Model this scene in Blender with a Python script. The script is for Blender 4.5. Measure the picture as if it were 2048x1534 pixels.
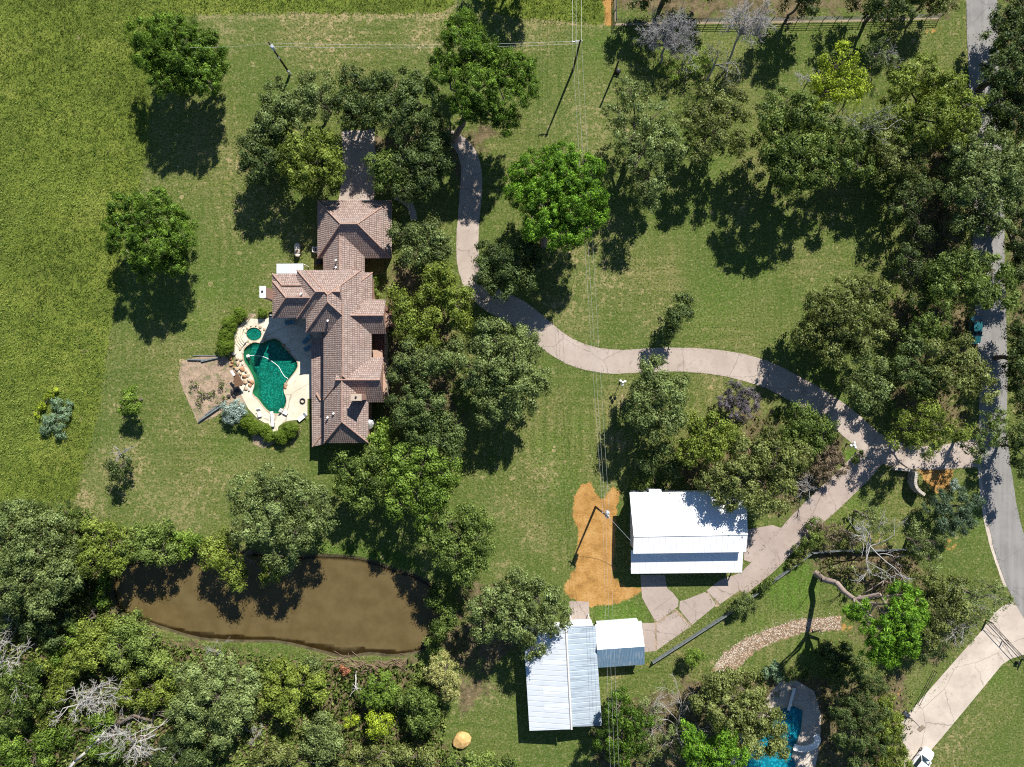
import bpy, bmesh, math, random
import numpy as np
from mathutils import Vector, Matrix

for o in list(bpy.data.objects):
    bpy.data.objects.remove(o)
scene = bpy.context.scene
COL = scene.collection

# ------------------------------------------------------------------ camera, sky, sun, exposure
H = 118.0                 # height of the drone above the lawn, metres
S = 0.083                 # metres on the lawn per photograph pixel (2048 px wide)
cam_d = bpy.data.cameras.new('camera')
cam = bpy.data.objects.new('camera', cam_d)
COL.objects.link(cam)
cam.location = (0, 0, H)
cam.rotation_euler = (0, 0, 0)
cam_d.sensor_width = 36.0
cam_d.lens = 36.0 * H / (2048 * S)
cam_d.clip_start = 0.5
cam_d.clip_end = 9000
scene.camera = cam

SUN_EL = math.radians(42.0)
SUN_AZ = math.atan2(0.40, 0.916)      # from +Y towards +X
world = bpy.data.worlds.new('World')
scene.world = world
world.use_nodes = True
wn = world.node_tree
wn.nodes.clear()
sky = wn.nodes.new('ShaderNodeTexSky')
sky.sky_type = 'NISHITA'
sky.sun_disc = False
sky.sun_elevation = SUN_EL
sky.sun_rotation = SUN_AZ
sky.air_density = 1.0
sky.dust_density = 0.0
sky.ozone_density = 4.0
bg = wn.nodes.new('ShaderNodeBackground')
bg.inputs['Strength'].default_value = 0.066
wo = wn.nodes.new('ShaderNodeOutputWorld')
wn.links.new(sky.outputs[0], bg.inputs[0])
wn.links.new(bg.outputs[0], wo.inputs[0])

sl = bpy.data.lights.new('sun', 'SUN')
sl.energy = 5.0
sl.angle = math.radians(0.5)
sl.color = (1.0, 0.955, 0.88)
sun = bpy.data.objects.new('sun', sl)
COL.objects.link(sun)
sun.location = (30, 60, 90)
sun_dir = Vector((math.sin(SUN_AZ) * math.cos(SUN_EL), math.cos(SUN_AZ) * math.cos(SUN_EL), math.sin(SUN_EL)))
sun.rotation_euler = (-sun_dir).to_track_quat('-Z', 'Y').to_euler()

scene.view_settings.view_transform = 'Standard'
scene.view_settings.look = 'None'
scene.view_settings.gamma = 1.0
scene.view_settings.use_curve_mapping = False
scene.view_settings.exposure = 0.72
scene.render.engine = 'CYCLES'
scene.cycles.use_denoising = False
scene.cycles.max_bounces = 5
scene.cycles.diffuse_bounces = 3
scene.cycles.glossy_bounces = 2
scene.cycles.transmission_bounces = 3
scene.cycles.transparent_max_bounces = 6
scene.cycles.caustics_reflective = False
scene.cycles.caustics_refractive = False
scene.render.film_transparent = False
try:
    scene.cycles.filter_width = 1.1
except Exception:
    pass

# ------------------------------------------------------------------ helpers
R = np.random.default_rng(7)
rnd = random.Random(11)

def W(px, py, z=0.0):
    """ground-truth survey: photo pixel seen at height z -> metres"""
    k = S * (1 - z / H)
    return ((px - 1024.0) * k, (767.0 - py) * k, z)

def V(px, py, z=0.0):
    return Vector(W(px, py, z))

def tag(o, label=None, cat=None, group=None, kind=None):
    if label: o['label'] = label
    if cat: o['category'] = cat
    if group: o['group'] = group
    if kind: o['kind'] = kind
    return o

def thing(name, label, cat, loc=(0, 0, 0), group=None):
    o = bpy.data.objects.new(name, None)
    o.empty_display_size = 0.3
    o.location = loc
    COL.objects.link(o)
    return tag(o, label, cat, group)

def link_mesh(name, me, mats, parent=None, smooth=False):
    if not isinstance(mats, (list, tuple)):
        mats = [mats]
    for m in mats:
        me.materials.append(m)
    if smooth:
        me.polygons.foreach_set('use_smooth', [True] * len(me.polygons))
    o = bpy.data.objects.new(name, me)
    COL.objects.link(o)
    if parent is not None:
        o.parent = parent
    return o

def quadmesh(name, verts, quads, mats, parent=None, tint=None, mat_idx=None, smooth=False):
    """numpy mesh of quads"""
    verts = np.asarray(verts, dtype=np.float32)
    if parent is not None:
        off = np.zeros(3)
        p = parent
        while p is not None:
            off = off + np.array(p.location)
            p = p.parent
        verts = verts - off.astype(np.float32)
    quads = np.asarray(quads, dtype=np.int32)
    me = bpy.data.meshes.new(name)
    nv, nf = len(verts), len(quads)
    k = quads.shape[1]
    me.vertices.add(nv)
    me.vertices.foreach_set('co', verts.ravel())
    me.loops.add(nf * k)
    me.loops.foreach_set('vertex_index', quads.ravel())
    me.polygons.add(nf)
    me.polygons.foreach_set('loop_start', np.arange(nf, dtype=np.int32) * k)
    if mat_idx is not None:
        me.polygons.foreach_set('material_index', np.asarray(mat_idx, dtype=np.int32))
    if smooth:
        me.polygons.foreach_set('use_smooth', np.ones(nf, dtype=bool))
    me.update(calc_edges=True)
    if tint is not None:
        a = me.attributes.new('tint', 'FLOAT', 'POINT')
        a.data.foreach_set('value', np.asarray(tint, dtype=np.float32))
    return link_mesh(name, me, mats, parent)

class MB:
    """collects primitive shapes into one mesh"""
    def __init__(s):
        s.v = []; s.f = []; s.m = []
    def add(s, vs, fs, mi=0):
        b = len(s.v)
        s.v += [tuple(x) for x in vs]
        s.f += [tuple(i + b for i in f) for f in fs]
        s.m += [mi] * len(fs)
        return s
    def box(s, c, d, rot=0.0, mi=0, bev=0.0):
        cx, cy, cz = c; dx, dy, dz = d[0] / 2, d[1] / 2, d[2] / 2
        co, si = math.cos(rot), math.sin(rot)
        def T(x, y, z): return (cx + x * co - y * si, cy + x * si + y * co, cz + z)
        if bev <= 0:
            vs = [T(x, y, z) for z in (-dz, dz) for x, y in ((-dx, -dy), (dx, -dy), (dx, dy), (-dx, dy))]
            fs = [(3, 2, 1, 0), (4, 5, 6, 7), (0, 1, 5, 4), (1, 2, 6, 5), (2, 3, 7, 6), (3, 0, 4, 7)]
        else:
            b = bev; vs = []
            for z, i in ((-dz, 0), (dz - b, 0), (dz, b)):
                x, y = dx - i, dy - i
                vs += [T(-x, -y + b, z), T(-x + b, -y, z), T(x - b, -y, z), T(x, -y + b, z), T(x, y - b, z), T(x - b, y, z), T(-x + b, y, z), T(-x, y - b, z)]
            fs = [tuple(range(7, -1, -1)), tuple(range(16, 24))]
            for k in (0, 8):
                fs += [(k + i, k + (i + 1) % 8, k + 8 + (i + 1) % 8, k + 8 + i) for i in range(8)]
        return s.add(vs, fs, mi)
    def tube(s, p0, p1, r0, r1=None, n=6, mi=0, cap=True):
        p0, p1 = Vector(p0), Vector(p1)
        if r1 is None: r1 = r0
        d = (p1 - p0)
        if d.length < 1e-6: return s
        d.normalize()
        a = d.orthogonal().normalized(); b = d.cross(a)
        vs = []
        for p, r in ((p0, r0), (p1, r1)):
            vs += [p + a * (r * math.cos(2 * math.pi * i / n)) + b * (r * math.sin(2 * math.pi * i / n)) for i in range(n)]
        fs = [(i, (i + 1) % n, n + (i + 1) % n, n + i) for i in range(n)]
        if cap: fs += [tuple(range(n - 1, -1, -1)), tuple(range(n, 2 * n))]
        return s.add(vs, fs, mi)
    def path(s, pts, r, n=6, mi=0):
        for a, b in zip(pts[:-1], pts[1:]): s.tube(a, b, r, r, n, mi)
        return s
    def prism(s, pts, z0, z1, mi=0):
        n = len(pts)
        A = sum(pts[i][0] * pts[(i + 1) % n][1] - pts[(i + 1) % n][0] * pts[i][1] for i in range(n))
        if A < 0: pts = pts[::-1]
        vs = [(p[0], p[1], z0) for p in pts] + [(p[0], p[1], z1) for p in pts]
        fs = [tuple(range(n - 1, -1, -1)), tuple(range(n, 2 * n))] + [(i, (i + 1) % n, n + (i + 1) % n, n + i) for i in range(n)]
        return s.add(vs, fs, mi)
    def ball(s, c, r, n=8, sz=1.0, mi=0):
        vs = [(c[0], c[1], c[2] + r * sz)]
        m = max(3, n // 2)
        for j in range(1, m):
            t = math.pi * j / m
            vs += [(c[0] + r * math.sin(t) * math.cos(2 * math.pi * i / n), c[1] + r * math.sin(t) * math.sin(2 * math.pi * i / n), c[2] + r * sz * math.cos(t)) for i in range(n)]
        vs.append((c[0], c[1], c[2] - r * sz))
        fs = [(0, 1 + i, 1 + (i + 1) % n) for i in range(n)]
        for j in range(m - 2):
            a = 1 + j * n
            fs += [(a + i, a + n + i, a + n + (i + 1) % n, a + (i + 1) % n) for i in range(n)]
        a = 1 + (m - 2) * n; e = len(vs) - 1
        fs += [(a + i, e, a + (i + 1) % n) for i in range(n)]
        return s.add(vs, fs, mi)
    def build(s, name, mats, parent=None, smooth=False):
        off = Vector((0, 0, 0)); p = parent
        while p is not None:
            off += p.location; p = p.parent
        me = bpy.data.meshes.new(name)
        me.from_pydata([(x - off.x, y - off.y, z - off.z) for x, y, z in s.v], [], s.f)
        me.polygons.foreach_set('material_index', s.m)
        me.update()
        return link_mesh(name, me, mats, parent, smooth)

def catmull(pts, k=6, closed=False):
    pts = [np.array(p, float) for p in pts]
    n = len(pts); out = []
    rng_ = range(n) if closed else range(n - 1)
    for i in rng_:
        if closed:
            a, b, c, d = pts[(i - 1) % n], pts[i], pts[(i + 1) % n], pts[(i + 2) % n]
        else:
            a, b, c, d = pts[max(i - 1, 0)], pts[i], pts[i + 1], pts[min(i + 2, n - 1)]
        for j in range(k):
            t = j / k
            out.append(0.5 * ((2 * b) + (-a + c) * t + (2 * a - 5 * b + 4 * c - d) * t * t + (-a + 3 * b - 3 * c + d) * t ** 3))
    if not closed: out.append(pts[-1])
    return [tuple(p) for p in out]

# ------------------------------------------------------------------ node helpers
class G:
    def __init__(s, name):
        s.mat = bpy.data.materials.new(name)
        s.mat.use_nodes = True
        s.nt = s.mat.node_tree
        s.nt.nodes.clear()
        s.out = s.nt.nodes.new('ShaderNodeOutputMaterial')
        s.tc = None
    def n(s, typ, ins=None, **props):
        nd = s.nt.nodes.new(typ)
        for k, v in props.items(): setattr(nd, k, v)
        for k, v in (ins or {}).items():
            sock = nd.inputs[k]
            if hasattr(v, 'is_output'): s.nt.links.new(v, sock)
            elif isinstance(v, (tuple, list)) and len(v) == 3 and sock.type == 'RGBA': sock.default_value = (*v, 1)
            else: sock.default_value = v
        return nd
    def coord(s, scale=(1, 1, 1), kind='Object'):
        if s.tc is None: s.tc = s.n('ShaderNodeTexCoord')
        if scale == (1, 1, 1): return s.tc.outputs[kind]
        return s.n('ShaderNodeMapping', {'Vector': s.tc.outputs[kind], 'Scale': scale}).outputs[0]
    def noise(s, scale, detail=4, rough=0.55, vec=None, dist=0.0):
        return s.n('ShaderNodeTexNoise', {'Vector': vec if vec is not None else s.coord(), 'Scale': scale, 'Detail': detail, 'Roughness': rough, 'Distortion': dist}).outputs[0]
    def voro(s, scale, vec=None, out='Distance', rand=1.0):
        return s.n('ShaderNodeTexVoronoi', {'Vector': vec if vec is not None else s.coord(), 'Scale': scale, 'Randomness': rand}).outputs[out]
    def rng(s, v, a, b, c=0.0, d=1.0, smooth=True):
        return s.n('ShaderNodeMapRange', {'Value': v, 'From Min': a, 'From Max': b, 'To Min': c, 'To Max': d}, interpolation_type='SMOOTHSTEP' if smooth else 'LINEAR').outputs[0]
    def math(s, op, a, b=0.0, clamp=False):
        nd = s.n('ShaderNodeMath', {0: a, 1: b}, operation=op); nd.use_clamp = clamp
        return nd.outputs[0]
    def mix(s, f, a, b, mode='MIX'):
        nd = s.n('ShaderNodeMix', None, data_type='RGBA', blend_type=mode)
        for sock, v in ((nd.inputs[0], f), (nd.inputs[6], a), (nd.inputs[7], b)):
            if hasattr(v, 'is_output'): s.nt.links.new(v, sock)
            elif isinstance(v, (tuple, list)): sock.default_value = (*v[:3], 1)
            else: sock.default_value = v
        return nd.outputs[2]
    def ramp(s, f, stops):
        nd = s.n('ShaderNodeValToRGB', {0: f})
        cr = nd.color_ramp
        while len(cr.elements) < len(stops): cr.elements.new(0.5)
        for e, (p, c) in zip(cr.elements, stops):
            e.position = p; e.color = (*c, 1)
        return nd.outputs[0]
    def bump(s, h, strength=0.5, dist=0.1):
        return s.n('ShaderNodeBump', {'Height': h, 'Strength': strength, 'Distance': dist}).outputs[0]
    def attr(s, name, out='Fac'):
        return s.n('ShaderNodeAttribute', None, attribute_name=name).outputs[out]
    def done(s, sh):
        s.nt.links.new(sh, s.out.inputs[0]); return s.mat
    def pbr(s, col, rough=0.8, normal=None, metal=0.0, spec=0.3, **kw):
        ins = {'Base Color': col, 'Roughness': rough, 'Metallic': metal, 'Specular IOR Level': spec}
        if normal is not None: ins['Normal'] = normal
        ins.update(kw)
        return s.done(s.n('ShaderNodeBsdfPrincipled', ins).outputs[0])

def plain(name, col, rough=0.7, metal=0.0, var=0.15, scale=3.0, spec=0.3, bump=0.0):
    g = G(name)
    n = g.noise(scale, 5, 0.6)
    c0 = tuple(x * (1 - var) for x in col); c1 = tuple(min(1, x * (1 + var)) for x in col)
    c = g.ramp(n, [(0.3, c0), (0.7, c1)])
    nm = g.bump(n, bump, 0.05) if bump > 0 else None
    return g.pbr(c, rough, nm, metal, spec)

def concrete(name, c0, c1, c2, sc=1.0):
    g = G(name)
    a = g.noise(0.22 * sc, 5, 0.6); b = g.noise(1.7 * sc, 6, 0.65); f = g.noise(14, 3, 0.6)
    c = g.ramp(a, [(0.35, c0), (0.65, c1)])
    c = g.mix(g.rng(b, 0.5, 0.72, 0, 0.6), c, c2)
    c = g.mix(g.rng(g.noise(0.45 * sc, 6, 0.7), 0.54, 0.72, 0, 0.55), c, tuple(x * 0.66 for x in c2))
    vn = g.noise(0.8, 3, 0.6)
    vv = g.n('ShaderNodeVectorMath', {0: g.coord(), 1: g.n('ShaderNodeCombineXYZ', {0: vn, 1: vn}).outputs[0]}, operation='ADD').outputs[0]
    ck = g.n('ShaderNodeTexVoronoi', {'Vector': vv, 'Scale': 0.11}, feature='DISTANCE_TO_EDGE').outputs[0]
    c = g.mix(g.rng(ck, 0.0, 0.007, 0.55, 0.0), c, (0.10, 0.085, 0.06))
    c = g.mix(g.math('MULTIPLY', g.rng(f, 0.3, 0.7), 0.10), c, (0.12, 0.1, 0.085))
    return g.pbr(c, 0.9, g.bump(f, 0.2, 0.02), 0, 0.2)

M = {}
M['concrete'] = concrete('pale_concrete', (0.36, 0.295, 0.25), (0.45, 0.38, 0.33), (0.32, 0.25, 0.205))
M['slab'] = concrete('old_concrete', (0.33, 0.265, 0.23), (0.40, 0.33, 0.285), (0.29, 0.225, 0.19))
M['bright_conc'] = concrete('bright_concrete', (0.44, 0.37, 0.31), (0.56, 0.49, 0.41), (0.42, 0.33, 0.27))
M['deck'] = concrete('pool_deck_plaster', (0.60, 0.53, 0.40), (0.72, 0.66, 0.53), (0.50, 0.42, 0.30))

def asphalt():
    g = G('asphalt')
    a = g.noise(0.3, 5, 0.6); f = g.noise(9, 4, 0.7)
    st = g.noise(0.9, 4, 0.6, g.coord((1.6, 0.06, 1)))
    c = g.ramp(a, [(0.35, (0.20, 0.19, 0.18)), (0.65, (0.27, 0.26, 0.245))])
    c = g.mix(g.rng(st, 0.42, 0.68, 0, 0.7), c, (0.30, 0.285, 0.27))
    vn = g.noise(0.5, 3, 0.6)
    vv = g.n('ShaderNodeVectorMath', {0: g.coord(), 1: g.n('ShaderNodeCombineXYZ', {0: vn, 1: vn}).outputs[0]}, operation='ADD').outputs[0]
    cr = g.n('ShaderNodeTexVoronoi', {'Vector': vv, 'Scale': 0.13}, feature='DISTANCE_TO_EDGE').outputs[0]
    c = g.mix(g.rng(cr, 0.0, 0.010, 0.28, 0.0), c, (0.06, 0.06, 0.06))
    c = g.mix(g.math('MULTIPLY', f, 0.3), c, (0.13, 0.125, 0.12))
    return g.pbr(c, 0.9, g.bump(f, 0.25, 0.02), 0, 0.2)
M['asphalt'] = asphalt()
# ------------------------------------------------------------------ ground
def sdist(poly, X, Y):
    """signed distance in metres, positive inside; poly in photo pixels on the ground"""
    P = [W(*p)[:2] for p in poly]
    inside = np.zeros(X.shape, bool)
    d2 = np.full(X.shape, 1e9)
    n = len(P)
    for i in range(n):
        x0, y0 = P[i]; x1, y1 = P[(i + 1) % n]
        ex, ey = x1 - x0, y1 - y0
        L = ex * ex + ey * ey + 1e-12
        t = np.clip(((X - x0) * ex + (Y - y0) * ey) / L, 0, 1)
        d2 = np.minimum(d2, (X - x0 - t * ex) ** 2 + (Y - y0 - t * ey) ** 2)
        c = ((y0 > Y) != (y1 > Y))
        xi = ex * (Y - y0) / (ey if abs(ey) > 1e-9 else 1e-9) + x0
        inside ^= c & (X < xi)
    d = np.sqrt(d2)
    return np.where(inside, d, -d)

def sstep(v, a, b):
    t = np.clip((v - a) / (b - a), 0, 1)
    return t * t * (3 - 2 * t)

POND = catmull([(224, 1168), (250, 1128), (330, 1118), (400, 1102), (470, 1100), (560, 1112), (640, 1110), (720, 1116), (790, 1138), (850, 1160), (884, 1195), (880, 1250), (852, 1298), (790, 1312), (740, 1308), (690, 1314), (640, 1303), (560, 1285), (480, 1283), (400, 1278), (330, 1258), (278, 1240), (236, 1220)], 4, True)
POOL = catmull([(340 + x / 5.11, 600 + y / 5.11) for x, y in [(752, 520), (800, 462), (860, 432), (935, 440), (1000, 410), (1070, 395), (1130, 425), (1170, 482), (1240, 560), (1302, 640), (1292, 710), (1215, 812), (1172, 880), (1165, 940), (1188, 1005), (1180, 1080), (1130, 1150), (1085, 1162), (1020, 1145), (960, 1090), (900, 1010), (845, 955), (862, 880), (855, 800), (805, 700), (757, 620)]], 3, True)
SPA = [(508 + 15.5 * math.cos(t * math.pi / 8), 668 + 13 * math.sin(t * math.pi / 8)) for t in range(16)]
POOL2 = [(1555, 1418), (1588, 1411), (1606, 1421), (1602, 1460), (1592, 1488), (1583, 1512), (1592, 1528), (1586, 1560), (1480, 1585), (1498, 1495), (1535, 1450)]
FIELD = [(-140, -140), (396, -140), (394, 28), (330, 40), (304, 90), (300, 200), (298, 265), (285, 345), (262, 420), (240, 540), (222, 640), (210, 720), (200, 800), (180, 888), (158, 955), (148, 1000), (60, 1008), (-140, 1010)]
FIELD2 = [(380, -140), (908, -140), (906, 8), (880, 24), (760, 27), (600, 24), (500, 26), (394, 28)]
FIELD3 = [(956, -140), (1214, -140), (1214, 42), (1190, 48), (1100, 39), (1020, 34), (964, 18)]

xs = np.arange(-96, 96.01, 0.4); ys = np.arange(-74, 74.01, 0.4)
GX, GY = np.meshgrid(xs, ys)
def zone(polys, a=-0.6, b=0.6):
    w = np.zeros(GX.shape)
    for p in polys: w = np.maximum(w, sstep(sdist(p, GX, GY), a, b))
    return w
def blob(cx, cy, r, soft=0.5):
    x, y, _ = W(cx, cy)
    return sstep(-np.hypot(GX - x, GY - y), -r * S, -r * S * (1 - soft))

g_field = zone([FIELD, FIELD2, FIELD3], -1.3, 1.1)
g_dirt = zone([
    [(1152, 985), (1165, 970), (1180, 965), (1190, 985), (1205, 1000), (1226, 975), (1240, 985), (1232, 1030), (1226, 1150), (1245, 1172), (1290, 1178), (1262, 1196), (1230, 1208), (1182, 1213), (1140, 1196), (1128, 1176), (1150, 1140), (1158, 1060), (1145, 1030)],
    [(1206, -60), (1224, -60), (1224, 52), (1210, 50)],
    [(1838, 912), (1868, 920), (1905, 940), (1900, 980), (1870, 985), (1845, 950), (1830, 930)],
    [(1180, 1198), (1250, 1180), (1240, 1170), (1140, 1205)],
], -0.8, 0.5)
for c in [(1862, 955, 26), (1860, 60, 18), (1875, 60, 16), (1900, 1090, 22), (1930, 520, 14), (1840, 655, 26), (1850, 560, 20), (1905, 370, 14), (1890, 330, 14), (1855, 395, 14), (1295, 1330, 12), (1190, 450, 10), (1110, 605, 16), (1075, 600, 14), (520, 880, 20), (545, 890, 14), (1790, 1260, 20), (1690, 1250, 26), (1650, 1245, 20), (1760, 1080, 16), (1800, 1385, 10), (585, 133, 5), (1735, 560, 18)]:
    g_dirt = np.maximum(g_dirt, 0.42 * blob(c[0], c[1], c[2]))
g_dry = np.zeros(GX.shape)
for cx, cy, r, a in [(500, 420, 90, .55), (560, 440, 60, .5), (480, 330, 60, .6), (250, 950, 120, .75), (180, 1000, 60, 1.0), (360, 1030, 110, .8), (300, 1000, 90, .7), (235, 820, 40, .5), (420, 960, 80, .4), (1150, 500, 140, .5), (1200, 560, 120, .6), (1130, 620, 90, .7), (1180, 250, 120, .65), (1200, 200, 60, .6), (1100, 240, 60, .5), (1300, 640, 90, .45), (1060, 60, 90, .6), (640, 60, 160, .6), (850, 70, 90, .7), (450, 60, 80, .7), (1430, 760, 60, .45), (1080, 950, 80, .5), (1000, 1020, 70, .55), (1060, 1080, 60, .6), (1010, 1140, 50, .8), (980, 1390, 60, .6), (940, 1400, 40, .8), (1240, 880, 30, .9), (1240, 800, 40, .6), (1215, 980, 30, .8), (1900, 1480, 90, .5), (1950, 1440, 50, .5), (1960, 1400, 70, .3), (540, 560, 60, .35), (600, 480, 50, .6), (1570, 760, 60, .3), (1650, 560, 80, .35), (1480, 420, 50, .35), (1340, 360, 60, .4), (1240, 450, 60, .5), (340, 840, 50, .4), (585, 880, 30, .7), (1230, 1350, 30, .7), (1440, 1270, 40, .5)]:
    g_dry = np.maximum(g_dry, a * blob(cx, cy, r, 1.0))
g_dry = np.maximum(g_dry, 1.0 * zone([[(394, 22), (600, 20), (760, 23), (880, 20), (903, 6), (914, 10), (895, 34), (760, 38), (600, 35), (394, 40)], [(960, 20), (1100, 40), (1210, 46), (1210, 54), (1100, 48), (960, 32)]], -0.7, 0.5))
g_bed = zone([[(356, 755), (362, 722), (400, 712), (452, 712), (472, 735), (498, 790), (490, 812), (452, 818), (430, 835), (396, 848), (374, 800)], [(1340, 1222), (1350, 1215), (1385, 1250), (1376, 1257)], [(1306, 1240), (1344, 1217), (1350, 1226), (1312, 1250)], [(1410, 1183), (1420, 1183), (1442, 1212), (1430, 1215)], [(1306, 1245), (1315, 1245), (1317, 1303), (1309, 1303)], [(475, 665), (495, 625), (520, 628), (500, 640), (486, 660), (478, 700), (480, 730), (466, 725)], [(502, 868), (560, 878), (600, 868), (604, 850), (575, 840), (560, 880), (528, 898), (506, 888)]], -0.4, 0.5)
g_lush = zone([[(640, 1085), (700, 1092), (780, 1100), (830, 1118), (840, 1140), (780, 1130), (700, 1112), (640, 1108)], [(1565, 1130), (1620, 1120), (1640, 1180), (1600, 1230), (1550, 1215), (1530, 1180)], [(1185, 1210), (1260, 1200), (1288, 1215), (1290, 1238), (1200, 1240)], [(1680, 890), (1720, 895), (1732, 915), (1715, 935), (1690, 920)], ], -1.2, 1.2)
for c in [(1095, 900, 70, .5), (1130, 960, 60, .5), (1160, 850, 50, .4), (1440, 600, 90, .4), (1400, 640, 70, .35), (1500, 540, 80, .35), (1330, 120, 60, .5), (1400, 130, 40, .7), (400, 640, 80, .4), (420, 580, 70, .4), (1980, 1350, 60, .5), (2020, 1250, 50, .5), (520, 1300, 40, .5), (450, 910, 70, .35), (560, 30, 20, .4), (1610, 1300, 40, .7), (1690, 1170, 40, .5), (1600, 1175, 60, .9), (1480, 1060, 60, .5), (1530, 1250, 60, .5), (1960, 1040, 60, .5), (1700, 1000, 70, .5), (1600, 1120, 50, .5), (1430, 330, 50, .4), (1540, 100, 60, .4), (700, 1105, 60, .5), (1200, 90, 60, .4)]:
    g_lush = np.maximum(g_lush, c[3] * blob(c[0], c[1], c[2], 1.0))
g_lit = zone([
    [(862, 262), (905, 250), (965, 245), (985, 270), (972, 320), (945, 312), (925, 330), (945, 400), (935, 440), (915, 420), (905, 350), (870, 320)],
    [(760, 520), (800, 520), (960, 600), (900, 640), (950, 880), (760, 860), (770, 600)],
    [(1790, 300), (1900, 290), (1940, 480), (1960, 600), (1950, 860), (1790, 860), (1760, 640), (1800, 520)],
    [(1225, -80), (1940, -80), (1900, 40), (1780, 32), (1500, 40), (1340, 40), (1240, 44)],
    [(1990, -80), (2200, -80), (2200, 1000), (2060, 960), (2040, 850), (2015, 700), (2012, 300)],
    [(-140, 1030), (60, 1020), (180, 1040), (400, 1095), (250, 1150), (235, 1230), (420, 1290), (830, 1320), (900, 1330), (890, 1480), (940, 1560), (-140, 1600)],
    [(1440, 830), (1640, 830), (1700, 900), (1690, 950), (1560, 1050), (1500, 990), (1360, 980), (1340, 900)],
    [(1180, 1440), (1400, 1350), (1560, 1340), (1620, 1350), (1820, 1340), (1800, 1560), (1180, 1600)],
    [(1600, 1090), (1830, 1080), (1900, 1200), (1910, 1310), (1700, 1330), (1720, 1200), (1620, 1150)],
    [(690, 260), (760, 265), (880, 250), (880, 330), (760, 400), (690, 330)], [(860, 1180), (1000, 1160), (1050, 1310), (930, 1420), (870, 1320)],
], -3.5, 3.0)
g_grav = zone([[(1425, 1340), (1450, 1305), (1490, 1280), (1540, 1258), (1600, 1240), (1680, 1235), (1680, 1258), (1610, 1262), (1560, 1278), (1510, 1300), (1470, 1340)]], -0.8, 0.4)
pd = sdist(POND, GX, GY)
g_mud = sstep(pd, -0.9, 0.3)
pool_d = np.maximum(sdist(POOL, GX, GY), sdist(SPA, GX, GY))
pool_d = np.maximum(pool_d, sdist(POOL2, GX, GY))
GZ = -1.5 * sstep(pd, -0.8, 4.5)
GZ = np.where(pool_d > -0.45, np.minimum(GZ, -2.6), GZ)
rim = sstep(-np.maximum(np.abs(GX) - 92, np.abs(GY) - 70), 0, 3)
GZ = GZ * rim
verts = np.stack([GX.ravel(), GY.ravel(), GZ.ravel()], 1)
ny, nx = GX.shape
idx = np.arange(nx * ny).reshape(ny, nx)
quads = np.stack([idx[:-1, :-1].ravel(), idx[:-1, 1:].ravel(), idx[1:, 1:].ravel(), idx[1:, :-1].ravel()], 1)
FAR = 4000.0
corner = [idx[0, 0], idx[0, -1], idx[-1, -1], idx[-1, 0]]
nb = len(verts)
verts = np.vstack([verts, [[-FAR, -FAR, 0], [FAR, -FAR, 0], [FAR, FAR, 0], [-FAR, FAR, 0]]])
outer = [[corner[0], nb, nb + 1, corner[1]], [corner[1], nb + 1, nb + 2, corner[2]], [corner[2], nb + 2, nb + 3, corner[3]], [corner[3], nb + 3, nb, corner[0]]]
outer = [q[::-1] if False else q for q in outer]
quads = np.vstack([quads, np.array(outer)])

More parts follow.
